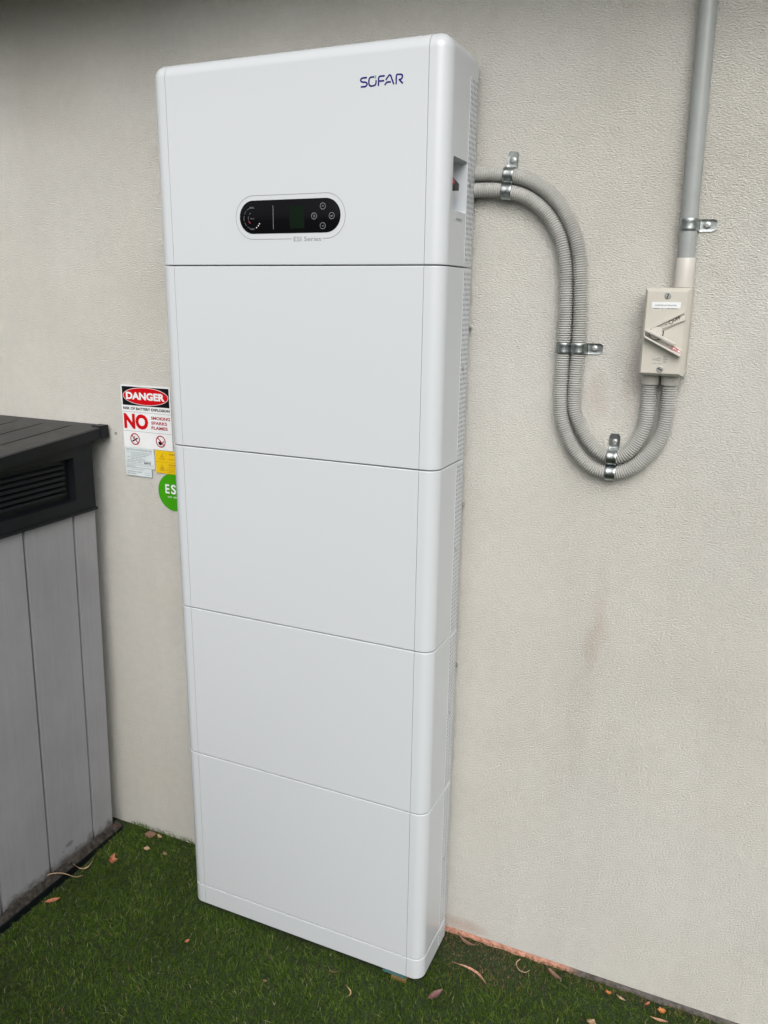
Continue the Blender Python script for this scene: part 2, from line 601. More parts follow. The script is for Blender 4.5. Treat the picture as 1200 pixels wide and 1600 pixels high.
for (y0, z0, y1, z1) in ((-0.34, 2.61, 4.0, 4.2),):
    v = [bm.verts.new(p) for p in ((-6, y0, z0), (7, y0, z0), (7, y1, z1), (-6, y1, z1), (-6, y0, z0 + .04), (7, y0, z0 + .04), (7, y1, z1 + .04), (-6, y1, z1 + .04))]
    for q in ((3, 2, 1, 0), (4, 5, 6, 7), (0, 1, 5, 4), (1, 2, 6, 5), (2, 3, 7, 6), (3, 0, 4, 7)):
        bm.faces.new([v[i] for i in q])
obj('roof', bm, 'fascia', house)

# unseen sheet metal screen added behind the camera to shape light on the cabinet
light_blocker = thing('light_blocker', 'unseen grey sheet metal screen added behind the camera to shape the light', 'light_blocker', (0.5, -2.9, -0.04))
bm = bmesh.new()
prev = None
x = -5.0
while x < 0.9:
    for dx_, dy_ in ((0, 0), (0.06, 0), (0.085, -0.03), (0.145, -0.03), (0.17, 0)):
        cur = [bm.verts.new((x + dx_, -2.9 + dy_, z)) for z in (-0.043, 1.84)]
        if prev:
            bm.faces.new((prev[0], cur[0], cur[1], prev[1]))
        prev = cur
    x += 0.19
obj('sheet', bm, 'light_blocker', light_blocker)
bm = bmesh.new()
box(bm, -5, 0.97, -2.95, -2.885, 1.83, 1.87, 0.004)
obj('top_rail', bm, 'light_blocker', light_blocker)
for k in range(3):
    bm = bmesh.new()
    box(bm, -5 + 2.95 * k, -4.94 + 2.95 * k, -2.96, -2.875, -0.043, 1.90, 0.004)
    obj('post', bm, 'light_blocker', light_blocker)

# ------------------------------------------------------------------ grass turf
def build_turf():
    rng = np.random.default_rng(3)
    X0, X1, Y0, Y1 = -0.62, 2.3, -1.35, 0.004
    N = int((X1 - X0) * (Y1 - Y0) * 52000)
    bx = rng.uniform(X0, X1, N)
    by = rng.uniform(Y0, Y1, N)
    # sparser, longer blades further out
    N2 = 50000
    ox = rng.uniform(-3.5, 5, N2)
    oy = rng.uniform(-4.5, 0.0, N2)
    k = ~((ox > X0) & (ox < X1) & (oy > Y0))
    ox, oy = ox[k], oy[k]
    far = np.concatenate([np.zeros(N, bool), np.ones(len(ox), bool)])
    bx = np.concatenate([bx, ox]); by = np.concatenate([by, oy])
    # keep clear of the cabinet and the shed
    keep = ~((bx > -0.036) & (bx < 0.655) & (by > -0.194))
    keep &= ~((bx < -0.435) & (by > -1.45) & (bx > -1.3))
    # thinner, worn patch beside the cabinet, next to the wall
    worn = 1.25 * np.exp(-(((bx - 0.77) / 0.12) ** 2 + ((by + 0.045) / 0.06) ** 2)) * rng.uniform(.6, 1.1, len(bx))
    worn = np.maximum(worn, 0.55 * np.exp(-((by + 0.0) / 0.03) ** 2) * (bx > 0.6))
    keep &= ~(rng.random(len(bx)) < worn * 0.45)
    bx, by, far, worn = bx[keep], by[keep], far[keep], worn[keep]
    n_ = len(bx)
    def s(t):
        t = np.clip(t, 0, 1)
        return t * t * (3 - 2 * t)
    bz = -0.029 + 0.015 * s((0.05 - bx) / 0.25) * s((by + 0.26) / 0.22)
    bz = np.where(bx > 0.3, -0.029 + 0.011 * np.clip((by + 0.08) / 0.06, 0, 1), bz)
    # clump fields
    def field(sc, seed):
        r2 = np.random.default_rng(seed)
        f = np.zeros(n_)
        for _ in range(9):
            a = r2.uniform(0, 2 * PI); q = sc * r2.uniform(.6, 1.5); ph = r2.uniform(0, 2 * PI)
            f += np.sin((bx * np.cos(a) + by * np.sin(a)) * q + ph + 1.3 * np.sin((bx * np.sin(a) - by * np.cos(a)) * q * .7 + ph))
        return f / 4
    c1, c2, c3 = field(22, 1), field(75, 2), field(8, 5)
    h = 0.0100 + 0.0015 * c2 + rng.normal(0, 0.0020, n_) + 0.0010 * c1
    h = np.clip(h, 0.005, 0.022) * np.where(far, 1.5, 1) * (1 - 0.45 * worn)
    h = h * np.where((bx < 0.25) & (by > -0.4), 1.15, 1.0)
    edge = (by > -0.016) & (rng.random(n_) < 0.22)
    h = np.where(edge, h * rng.uniform(1.3, 2.2, n_), h)
    lean_dir = rng.uniform(0, 2 * PI, n_)
    base_dir = 2.2 + 1.6 * c3 + 1.0 * c1
    mixd = rng.random(n_) < 0.35
    lean_dir = np.where(mixd, base_dir + rng.normal(0, .7, n_), lean_dir)
    lean = np.abs(rng.normal(1.15, 0.7, n_)) * h
    w = rng.uniform(0.00042, 0.00085, n_) * np.where(far, 3.0, 1)
    face = rng.uniform(0, 2 * PI, n_)
    dx, dy = np.cos(lean_dir), np.sin(lean_dir)
    wx, wy = np.cos(face), np.sin(face)
    V = np.zeros((n_, 5, 3))
    V[:, 0] = np.stack([bx - wx * w, by - wy * w, bz], 1)
    V[:, 1] = np.stack([bx + wx * w, by + wy * w, bz], 1)
    kx, ky = rng.normal(0, .0022, n_), rng.normal(0, .0022, n_)
    mx_, my_ = bx + dx * lean * .35 + kx, by + dy * lean * .35 + ky
    my_ = np.minimum(my_, -0.001)
    V[:, 2] = np.stack([mx_ + wx * w * .85, my_ + wy * w * .85, bz + h * .68], 1)
    V[:, 3] = np.stack([mx_ - wx * w * .85, my_ - wy * w * .85, bz + h * .68], 1)
    tx, ty = bx + dx * lean, np.minimum(by + dy * lean, -0.001)
    V[:, 4] = np.stack([tx, ty, bz + h * (1 - 0.25 * np.clip(lean / h - .8, 0, 1.5))], 1)
    me = bpy.data.meshes.new('grass')
    me.vertices.add(n_ * 5)
    me.vertices.foreach_set('co', V.astype(np.float32).ravel())
    idx = np.arange(n_)[:, None] * 5
    loops = np.concatenate([idx + np.array([[0, 1, 2, 3]]), idx + np.array([[3, 2, 4]])], 1).ravel()
    me.loops.add(len(loops))
    me.loops.foreach_set('vertex_index', loops.astype(np.int32))
    starts = (np.arange(n_)[:, None] * 7 + np.array([[0, 4]])).ravel()
    me.polygons.add(n_ * 2)
    me.polygons.foreach_set('loop_start', starts.astype(np.int32))
    me.polygons.foreach_set('loop_total', np.tile([4, 3], n_).astype(np.int32))
    # tints
    cols = np.array([[0.062, 0.122, 0.007], [0.088, 0.155, 0.012], [0.040, 0.082, 0.005], [0.155, 0.21, 0.045], [0.30, 0.31, 0.15]])
    pr = rng.random(n_)
    pick = np.select([pr < .34, pr < .64, pr < .88, pr < .975], [0, 1, 2, 3], 4)
    col = cols[pick] * rng.uniform(.8, 1.2, (n_, 1)) * (1 + .13 * c1[:, None] + .10 * c3[:, None])
    brown = np.array([0.20, 0.135, 0.070])
    bmask = rng.random(n_) < np.clip(worn * 1.0 + .012, 0, .85)
    col[bmask] = brown * rng.uniform(.5, 1.5, (bmask.sum(), 1))
    col = np.clip(col, 0.003, 1)
    ca = np.ones((n_, 5, 4)); ca[:, :, :3] = col[:, None, :]
    at = me.color_attributes.new('tint', 'FLOAT_COLOR', 'POINT')
    at.data.foreach_set('color', ca.astype(np.float32).ravel())
    me.update(calc_edges=True)
    me.validate()
    me.materials.append(M['grass'])
    o = bpy.data.objects.new('grass', me)
    C.objects.link(o)
    tag(o, 'short dark green turf covering the ground at the foot of the wall', 'grass')
    o['kind'] = 'stuff'
build_turf()

# ------------------------------------------------------------------ the white battery cabinet
XL, XR, YF, YB = -0.0415, 0.6598, -0.1798, -0.008
S0, S1 = 0.0006, 0.6176
unit = thing('battery_cabinet', 'tall white five module home battery cabinet with inverter and display on top', 'battery cabinet', (0.31, -0.09, -0.029))
fmap = wallmap(YF)                                   # the front face
smap = lambda a, b_, d: Vector((XR + d, a, b_))       # the right side face, outline in (y, z)

def shell(z0, z1, round_top=False):
    bm = bmesh.new()
    box(bm, XL, XR, YF, YB, z0, z1)
    def edges(test):
        return [e for e in bm.edges if test(e.verts[0].co, e.verts[1].co)]
    near = lambda a, b_: abs(a - b_) < 1e-5
    big = edges(lambda a, b_: near(a.y, YF) and near(b_.y, YF) and near(a.x, b_.x))
    if round_top:
        big += edges(lambda a, b_: near(a.z, z1) and near(b_.z, z1) and not (near(a.y, YB) and near(b_.y, YB)))
    bmesh.ops.bevel(bm, geom=big, offset=0.029, segments=9, profile=0.5, affect='EDGES')
    small = [e for e in bm.edges if (near(e.verts[0].co.z, z0) and near(e.verts[1].co.z, z0)) or
             (not round_top and near(e.verts[0].co.z, z1) and near(e.verts[1].co.z, z1))]
    bmesh.ops.bevel(bm, geom=small, offset=0.0022, segments=3, profile=0.5, affect='EDGES')
    return bm

def cut(src, planes):
    bm = src.copy()
    for co, no in planes:
        r = bmesh.ops.bisect_plane(bm, geom=bm.verts[:] + bm.edges[:] + bm.faces[:], plane_co=co, plane_no=no, clear_outer=True)
        es = [e for e in r['geom_cut'] if isinstance(e, bmesh.types.BMEdge)]
        bmesh.ops.edgeloop_fill(bm, edges=es)
    bmesh.ops.recalc_face_normals(bm, faces=bm.faces)
    return bm

def pieces(src):
    left = cut(src, [((S0 - 0.0009, 0, 0), (1, 0, 0))])
    mid = cut(src, [((S0, 0, 0), (-1, 0, 0)), ((S1, 0, 0), (1, 0, 0))])
    right = cut(src, [((S1 + 0.0009, 0, 0), (-1, 0, 0))])
    return left, mid, right

def grille(z0, z1, parent):
    """punched strip along the back of the side cover: rows of slanting slots over a grey sheet that paints their shade"""
    bm = bmesh.new()
    y0, y1 = -0.0545, -0.0085
    t = 0.0009
    ncol = 5
    cw = (y1 - y0) / ncol
    nrow = int(round((z1 - z0) / 0.0105))
    ch = (z1 - z0) / nrow
    def quad(p):
        bm.faces.new([bm.verts.new(v) for v in p])
    for i in range(ncol):
        for j in range(nrow):
            a0, a1 = y0 + i * cw, y0 + (i + 1) * cw
            off = 0.5 * ch * (i % 2)
            b0, b1 = z0 + j * ch, z0 + (j + 1) * ch
            sl_ = ch * 0.22
            hole = [(a0 + cw * .2, b0 + ch * .16 + sl_), (a1 - cw * .2, b0 + ch * .02 + 0.0002), (a1 - cw * .2, b1 - ch * .16 - sl_), (a0 + cw * .2, b1 - ch * .02 - 0.0002)]
            if i % 2:
                hole = [(a0 + cw * .2, b0 + ch * .02 + 0.0002), (a1 - cw * .2, b0 + ch * .16 + sl_), (a1 - cw * .2, b1 - ch * .02 - 0.0002), (a0 + cw * .2, b1 - ch * .16 - sl_)]
            out = [(a0, b0), (a1, b0), (a1, b1), (a0, b1)]
            for k in range(4):
                k2 = (k + 1) % 4
                quad([smap(*out[k], t), smap(*out[k2], t), smap(*hole[k2], t), smap(*hole[k], t)])
                quad([smap(*hole[k], t), smap(*hole[k2], t), smap(*hole[k2], 0.0002), smap(*hole[k], 0.0002)])
    for (a, b_) in (((y0, z0), (y1, z0)), ((y1, z0), (y1, z1)), ((y1, z1), (y0, z1)), ((y0, z1), (y0, z0))):
        quad([smap(*a, t), smap(*b_, t), smap(*b_, -0.0001), smap(*a, -0.0001)])
    bmesh.ops.remove_doubles(bm, verts=bm.verts, dist=1e-6)
    me_o = obj('vent_grille', bm, 'cabinet', parent)
    bm = bmesh.new()
    quadv = [bm.verts.new(smap(a, b_, 0.0003)) for a, b_ in ((y0 + .0005, z0 + .0005), (y1 - .0005, z0 + .0005), (y1 - .0005, z1 - .0005), (y0 + .0005, z1 - .0005))]
    bm.faces.new(quadv)
    obj('slot_shade_sheet', bm, 'filter', parent)  # flat grey sheet behind the slots, painting in their shade

def side_screw(z, parent):
    bm = bmesh.new()
    lathe(bm, (XR + 0.0005, -0.041, z), (1, 0, 0), [(0, 0.0048), (0.0012, 0.0048), (0.0022, 0.0036), (0.0026, 0.0016)], 20)
    obj('screw', bm, 'screw', parent, smooth=True)

GAP = 0.0011
def module(name, z0, z1, round_top=False, screw_z=None, vents=None, pocket=None):
    bm = bmesh.new()
    box(bm, XL + 0.022, S1 + 0.004, YF + 0.006, YB - 0.002, z0 + (0.0004 if not round_top else .0004), z1 - (0.0004 if not round_top else 0.035))
    part = obj(name, bm, 'chassis', unit)
    part.location = part.location
    src = shell(z0 + GAP, z1 - (0 if round_top else GAP), round_top)
    l_, m_, r_ = pieces(src)
    src.free()
    obj('end_cover', l_, 'cabinet', part, smooth=True, wn_mod=True, angle=50)
    obj('front_panel', m_, 'cabinet', part, smooth=True, wn_mod=True, angle=50)
    oc = obj('end_cover', r_, 'cabinet', part, smooth=True, wn_mod=True, angle=50)
    if pocket:
        cb = bmesh.new()
        box(cb, XR - 0.0335, XR + 0.05, pocket[0], pocket[1], pocket[2], pocket[3], 0.006, 4)
        cutter = obj('cutter', cb, 'cabinet', part)
        bo = oc.modifiers.new('b', 'BOOLEAN')
        bo.operation = 'DIFFERENCE'
        bo.solver = 'EXACT'
        bo.object = cutter
        for mdf in list(oc.modifiers):
            if mdf.type == 'WEIGHTED_NORMAL':
                oc.modifiers.remove(mdf)
        me = bpy.data.meshes.new_from_object(oc.evaluated_get(_dg()))
        oc.modifiers.clear()
        oc.data = me
        bpy.data.objects.remove(cutter)
        me.polygons.foreach_set('use_smooth', [True] * len(me.polygons))
        me.set_sharp_from_angle(angle=R(32))
        w = oc.modifiers.new('wn', 'WEIGHTED_NORMAL')
        w.keep_sharp = True
    if vents:
        grille(vents[0], vents[1], part)
    if screw_z:
        side_screw(screw_z, part)
    return part

ZB, H = 0.0317, 0.42
base = module('base_plinth', -0.0285, ZB, vents=(-0.018, ZB - 0.006))
first = module('battery_module', ZB, ZB + H, screw_z=ZB + 0.208, vents=(ZB + 0.008, ZB + H - 0.008))
for k in range(1, 4):                                 # three copies, part by part
    c_ = first.copy()
    C.objects.link(c_)
    c_.parent = unit
    c_.location = first.location + Vector((0, 0, H * k))
    for ch in list(first.children):
        d_ = ch.copy()
        C.objects.link(d_)
        d_.parent = c_
inv = module('inverter_module', ZB + 4 * H, 2.1335, round_top=True, screw_z=1.878, vents=(1.722, 2.078),
             pocket=(-0.143, -0.0565, 1.819, 1.919))
inv['label'] = 'topmost module with the display'

# logo
def path_mesh(polys, w, f, d, bm=None):
    bm = bm or bmesh.new()
    for k, p in enumerate(polys):
        ribbon(bm, p, w, f, d + 0.00001 * k)
    return bm
lx, lz0, lz1 = 0.4745, 2.0478, 2.0636
lw = 0.0905
def L(u, v_):               # u 0..1 along the word, v 0..1 up
    return (lx + u * lw, lz0 + v_ * (lz1 - lz0))
def Lp(*pts):
    return [L(*p) for p in pts]
word = [
    Lp((.155, 1), (.05, 1), (.015, .92), (.0, .78), (.015, .62), (.05, .54), (.11, .5), (.145, .42), (.16, .27), (.145, .1), (.11, 0), (.005, 0)),
    Lp((.325, 1), (.25, 1), (.215, .9), (.2, .7), (.2, .3), (.215, .1), (.25, 0), (.32, 0), (.355, .1), (.37, .3), (.37, .62)),
    Lp((.43, -.08), (.43, .8), (.445, .95), (.47, 1), (.575, 1)),
    Lp((.43, .46), (.565, .46)),
    Lp((.575, -.05), (.61, .18), (.63, .26), (.72, .26)),
    Lp((.60, .50), (.665, .95), (.69, 1.03), (.715, .95), (.79, -.05)),
    Lp((.845, -.08), (.845, .82), (.86, 1), (.94, 1), (.98, .9), (.99, .72), (.975, .52), (.94, .42), (.90, .42)),
    Lp((.92, .40), (1.0, -.05)),
]
obj('logo', path_mesh(word, 0.0031, fmap, 0.0003), 'navy', inv)
bm = bmesh.new()
prism(bm, [L(.335, .78), L(.375, .78), L(.375, 1.16), L(.335, 1.16)], fmap, 0.0002, 0.0004)
obj('logo_mark', bm, 'logogreen', inv)

# display
DX0, DX1, DZ0, DZ1 = 0.184, 0.4305, 1.7778, 1.8458
bm = bmesh.new()
prism(bm, stadium(DX0, DX1, DZ0, DZ1, 20), fmap, -0.001, 0.0010, bev=0.0004)
disp = obj('display_panel', bm, 'blackglass', inv, smooth=True, angle=40)
bm = bmesh.new()
rx0, rx1, rz0, rz1 = 0.174, 0.4415, 1.7662, 1.8556
rr_ = (rz1 - rz0) / 2
cz = (rz0 + rz1) / 2
ring = [(0.3145, rz0)] + [(rx0 + rr_ + 0.06, rz0)] + arc(rx0 + rr_, cz, rr_, 270, 90, 28) + arc(rx1 - rr_, cz, rr_, 90, -90, 28) + [(0.3885, rz0)]
ribbon(bm, ring, 0.0010, fmap, 0.0003)
obj('outline_ring', bm, 'printgrey', inv)
obj('lettering', text_bm('ESI Series', 0.3185, 0.3845, 1.7610, 1.7705, fmap, 0.0003, 0.0), 'printgrey', inv)
bm = bmesh.new()
box(bm, 0.3095, 0.3450, YF - 0.00115, YF - 0.0008, 1.787, 1.8328)
obj('screen', bm, 'screen', inv)
bm = bmesh.new()
ribbon(bm, [(0.2690, 1.7862), (0.2690, 1.8342)], 0.0009, fmap, 0.0012)
obj('divider_line', bm, 'icon', inv)
for gx, gz_ in ((0.2157, 1.8312), (0.2163, 1.7876)):
    obj('gauge_lettering', text_bm('SOC', gx - .0055, gx + .0055, gz_ - .0016, gz_ + .0016, fmap, 0.0012), 'icon', inv)
bm = bmesh.new()
for a0, a1 in ((108, 128), (136, 156), (166, 194), (204, 226), (234, 254)):
    ribbon(bm, arc(0.2165, 1.8098, 0.0215, a0, a1, 6), 0.0009, fmap, 0.0012)
for a0, a1 in ((112, 140), (160, 200)):
    ribbon(bm, arc(0.2175, 1.8098, 0.0115, a0, a1, 6), 0.0009, fmap, 0.0012)
text_bm('Error', 0.2120, 0.2215, 1.8076, 1.8108, fmap, 0.0012, 0.01, bm)
obj('gauge_arcs', bm, 'icondim', inv)
bm = bmesh.new()
ribbon(bm, arc(0.2175, 1.8098, 0.0118, 208, 240, 6), 0.0015, fmap, 0.0012)
obj('red_indicator', bm, 'iconred', inv)
bm = bmesh.new()
for px_, pz_ in ((0.2267, 1.7905), (0.2314, 1.7943), (0.2343, 1.7981)):
    prism(bm, arc(px_, pz_, 0.0013, 0, 330, 11), fmap, 0.0011, 0.0013)
obj('white_dots', bm, 'iconwhite', inv)
for k, (px_, pz_) in enumerate(((0.3895, 1.8299), (0.4104, 1.8105), (0.3892, 1.7911), (0.3686, 1.8107))):
    bm = bmesh.new()
    ribbon(bm, arc(px_, pz_, 0.0062, 0, 345, 23), 0.0008, fmap, 0.0012, closed=True)
    q = 0.0022
    if k == 0:
        ribbon(bm, [(px_ - q, pz_ - q * .5), (px_, pz_ + q * .6), (px_ + q, pz_ - q * .5)], 0.0008, fmap, 0.0012)
    elif k == 2:
        ribbon(bm, [(px_ - q, pz_ + q * .5), (px_, pz_ - q * .6), (px_ + q, pz_ + q * .5)], 0.0008, fmap, 0.0012)
    elif k == 1:
        ribbon(bm, [(px_ + q, pz_ + q * .7), (px_ + q, pz_ - q * .3), (px_ - q * 1.2, pz_ - q * .3)], 0.0008, fmap, 0.0012)
        ribbon(bm, [(px_ - q * .3, pz_ + q * .5), (px_ - q * 1.2, pz_ - q * .3), (px_ - q * .3, pz_ - q)], 0.0007, fmap, 0.00122)
    else:
        ribbon(bm, [(px_ - q, pz_ - q * .8)] + arc(px_ + q * .2, pz_, q * .8, -90, 90, 6) + [(px_ - q, pz_ + q * .8)], 0.0008, fmap, 0.0012)
    obj('button', bm, 'icon', inv)

# rotary switch in the pocket and the print below it
bm = bmesh.new()
lathe(bm, (XR - 0.0335, -0.118, 1.868), (1, 0, 0), [(0, 0.017), (0.006, 0.0165), (0.008, 0.015)], 28)
prism(bm, [(-0.1355, 1.8560), (-0.116, 1.8575), (-0.0885, 1.8605), (-0.0885, 1.8735), (-0.112, 1.8790), (-0.1355, 1.8840)],
      lambda a, b_, d: Vector((XR - 0.0265 + d, a, b_)), 0.0, 0.0215, bev=0.001)
obj('rotary_switch', bm, 'switchblack', inv, smooth=True, angle=30)
bm = bmesh.new()
prism(bm, [(-0.1350, 1.8710), (-0.1180, 1.8700), (-0.1180, 1.8770), (-0.1350, 1.8815)], lambda a, b_, d: Vector((XR - 0.0265 + d, a, b_)), 0.0190, 0.0219)
obj('red_pointer', bm, 'iconred', inv)
obj('switch_lettering', text_bm('PV SWITCH', -0.1150, -0.080, 1.8000, 1.8062, smap, 0.0003, 0.02), 'printgrey', inv)

# wall brackets that show beside the back edge
for z, e_ in ((1.586, 0.0), (1.1773, 0.0015), (0.7646, 0.0022)):
    bm = bmesh.new()
    box(bm, 0.60, 0.6615 - e_, 0.0075, 0.0165, z - 0.0045, z + 0.0045, 0.0012)
    cyl(bm, (0.6580 - e_, 0.0075, z), (0.6580 - e_, 0.0045, z), 0.0026, 0.0020, 12)
    obj('wall_bracket', bm, 'screw', unit, smooth=True)

# packer under the front corner
pk = thing('levelling_packer', 'thin teal plastic packer wedged under the front corner of white cabinet', 'packer', (0.585, -0.165, -0.043))
bm = bmesh.new()
box(bm, 0.553, 0.617, -0.1815, -0.13, -0.0345, -0.0292, 0.0006)
obj('teal_shim', bm, 'teal', pk)
bm = bmesh.new()
box(bm, 0.578, 0.619, -0.1845, -0.13, -0.0452, -0.0348, 0.0006)
obj('ochre_shim', bm, 'ochre', pk)

# ------------------------------------------------------------------ conduits
def corrugated(name, pts, r, label, group):
    path = catmull([Vector((x, y, z)) for x, y, z in pts], 0.0047 / 6)
    bm = bmesh.new()
    seg = 20
    prof = [1.0, 1.0, 0.94, 0.73, 0.71, 0.92]
    prev = None
    bin_ = Vector((0, 1, 0))
    for i, p in enumerate(path):
        a = path[max(0, i - 3)]
        b_ = path[min(len(path) - 1, i + 3)]
        t = (b_ - a).normalized()
        s_ = t.cross(bin_).normalized()
        u_ = s_.cross(t).normalized()
        rr2 = r * prof[i % 6]
        ringv = [bm.verts.new(p + s_ * rr2 * math.cos(2 * PI * k / seg) + u_ * rr2 * math.sin(2 * PI * k / seg)) for k in range(seg)]
        if prev:
            for k in range(seg):
                j = (k + 1) % seg
                bm.faces.new((prev[k], prev[j], ringv[j], ringv[k]))
        else:
            bm.faces.new(ringv[::-1])
        prev = ringv
    bm.faces.new(prev)
    bmesh.ops.recalc_face_normals(bm, faces=bm.faces)
    o = obj(name, bm, 'corr', None, smooth=True, loc=(0.9, 0, 1.3), angle=60)
    tag(o, label, 'conduit', group)
    return o
ty = -0.0182
t1 = [(.645, 1.9010), (.6687, 1.9008), (.7050, 1.8992), (.7448, 1.8945), (.7810, 1.8840), (.8133, 1.8660), (.8450, 1.8380), (.8698, 1.8020), (.8860, 1.7660), (.8950, 1.7300), (.9010, 1.6723), (.9050, 1.6100), (.9057, 1.5497), (.9046, 1.4765), (.9085, 1.4200), (.9335, 1.3700), (.9620, 1.3390), (.9922, 1.3268), (1.0170, 1.3345), (1.0370, 1.3570), (1.0520, 1.3900), (1.0565, 1.4250), (1.0562, 1.4600), (1.0560, 1.4900), (1.0560, 1.5000)]
t2 = [(.645, 1.8690), (.6702, 1.8688), (.7050, 1.8680), (.7397, 1.8632), (.7730, 1.8530), (.8020, 1.8360), (.8280, 1.8110), (.8480, 1.7800), (.8600, 1.7480), (.8680, 1.7100), (.8723, 1.6593), (.8742, 1.6000), (.8747, 1.5486), (.8752, 1.4800), (.8770, 1.4350), (.8850, 1.3930), (.9110, 1.3400), (.9500, 1.3030), (.9930, 1.2935), (1.0320, 1.3060), (1.0640, 1.3370), (1.0850, 1.3740), (1.0940, 1.4150), (1.0945, 1.4600), (1.0942, 1.4900), (1.0942, 1.5000)]
corrugated('corrugated_conduit', [(x, ty, z) for x, z in t1], 0.0150,
           'grey corrugated conduit, upper one leaving the cabinet and inner one of the bottom loop', 'corrugated conduits between cabinet and isolator')
corrugated('corrugated_conduit', [(x, ty, z) for x, z in t2], 0.0150,
           'grey corrugated conduit, lower one leaving the cabinet and outer one of the bottom loop', 'corrugated conduits between cabinet and isolator')

# rigid conduit down from the eave
rc = thing('rigid_conduit', 'straight grey rigid conduit coming down the wall into the beige isolator', 'conduit', (1.1015, -0.02, 1.676))
ra, rb = Vector((1.1012, -0.024, 1.71)), Vector((1.0900, -0.024, 2.4160))
bm = bmesh.new()
cyl(bm, ra, rb, 0.0160, seg=40)
obj('pipe', bm, 'pvc', rc, smooth=True)
bm = bmesh.new()
lathe(bm, (1.1012, -0.024, 1.6745), (0, 0, 1), [(0, 0.0186), (0.001, 0.0188), (0.0535, 0.0178), (0.055, 0.0170), (0.0552, 0.0161)], 40)
obj('coupling', bm, 'beigepale', rc, smooth=True)

# ------------------------------------------------------------------ saddle clamps
def saddle(r, yc, tab, label, group, flat=0.029, w=0.0212):
    """local frame: tube along local x at height |yc| above the wall, tab towards +y, out of the wall +z"""
    root = thing('saddle_clamp', label, 'pipe clamp', (0, 0, 0), group)
    h = -yc
    t = 0.0011
    ro = r + 0.0005
    cen = []        # centre line in (y, z), from the tab tip to the far foot
    cen += [(ro + 0.0035 + flat * (1 - i / 6), 0.0012) for i in range(7)]
    cen += [(ro + 0.0012, 0.0022), (ro + 0.0002, 0.0050)]
    cen += [(ro, h * .6)] + arc(0, h, ro, 0, 180, 18) + [(-ro, h * .5), (-ro, 0.0010)]
    bm = bmesh.new()
    P = [Vector(p) for p in cen]
    rows = []
    for i, p in enumerate(P):
        a, b_ = P[max(0, i - 1)], P[min(len(P) - 1, i + 1)]
        d = (b_ - a).normalized()
        nn = Vector((d.y, -d.x))
        # rounded tab end, ribbed band edges
        hw = w / 2
        if i == 0: hw = w * 0.36
        elif i == 1: hw = w * 0.50
        elif i < 8: hw = w * 0.52
        row = []
        for k, sx_ in enumerate((-1, -.86, -.5, 0, .5, .86, 1)):
            lift = 0.0
            if 9 < i < len(P) - 2 and k in (1, 5):
                lift = 0.0006
            if i < 7 and k in (0, 6):
                lift = 0.0006
            o_ = p + nn * (t + lift)
            row.append((bm.verts.new((sx_ * hw, p.x, p.y)), bm.verts.new((sx_ * hw, o_.x, o_.y))))
        rows.append(row)
    for A_, B_ in zip(rows, rows[1:]):
        for k in range(6):
            bm.faces.new((A_[k][0], A_[k + 1][0], B_[k + 1][0], B_[k][0]))
            bm.faces.new((A_[k][1], B_[k][1], B_[k + 1][1], A_[k + 1][1]))
        bm.faces.new((A_[0][0], B_[0][0], B_[0][1], A_[0][1]))
        bm.faces.new((A_[6][0], A_[6][1], B_[6][1], B_[6][0]))
    for row in (rows[0], rows[-1]):
        for k in range(6):
            bm.faces.new((row[k][0], row[k][1], row[k + 1][1], row[k + 1][0]))
    bmesh.ops.recalc_face_normals(bm, faces=bm.faces)
    # pressed dome round the screw hole
    lathe(bm, (0, ro + flat * 0.52, 0.0016), (0, 0, 1), [(0, 0.0072), (0.0012, 0.0066), (0.0016, 0.0056)], 20)
    obj('strap', bm, 'galv', root, smooth=True, angle=40)
    bm = bmesh.new()
    lathe(bm, (0, ro + flat * 0.52, 0.0028), (0, 0, 1), [(0, 0.0050), (0.0010, 0.0049), (0.0018, 0.0036), (0.00185, 0.0020), (0.0008, 0.0017)], 20)
    obj('screw', bm, 'screw', root, smooth=True)
    return root

def place_saddle(root, x, z, ang):
    """ang 0: tube horizontal with the tab up; -90: tube vertical with the tab to the right"""
    # local y -> wall up, local z -> out of the wall (-y), local x -> -... kept right handed
    m_ = Matrix(((1, 0, 0), (0, 0, -1), (0, 1, 0))).to_4x4()
    root.matrix_world = Matrix.Translation((x, 0, z)) @ Matrix.Rotation(R(-ang), 4, 'Y') @ m_

GRP = 'galvanised saddle clamps on the conduits'
sA = saddle(0.0150, ty, 1, 'galvanised saddle clamp on the upper conduit beside the cabinet, tab pointing up', GRP)
place_saddle(sA, 0.7385, 1.8952, -4)
sA2 = saddle(0.0150, ty, 1, 'galvanised saddle clamp on the lower conduit beside the cabinet', GRP)
place_saddle(sA2, 0.7360, 1.8640, -4)
sB = saddle(0.0150, ty, 1, 'galvanised saddle clamp with tab pointing right, on right conduit of vertical pair', GRP)
place_saddle(sB, 0.9055, 1.5500, -90)
sB2 = saddle(0.0150, ty, 1, 'galvanised saddle clamp on left conduit of the vertical pair, tab hidden', GRP)
place_saddle(sB2, 0.8747, 1.5500, -90)
sC = saddle(0.0150, ty, 1, 'galvanised saddle clamp with tab up on the inner conduit at the loop bottom', GRP)
place_saddle(sC, 0.9935, 1.3268, 0)
sC2 = saddle(0.0150, ty, 1, 'galvanised saddle clamp on outer conduit at the lowest point of the loop', GRP)
place_saddle(sC2, 0.9935, 1.2935, 0)
sD = saddle(0.0160, -0.024, 1, 'galvanised saddle clamp on the straight rigid conduit above the isolator', GRP, w=0.0215)
place_saddle(sD, 1.1000, 1.7905, -90)

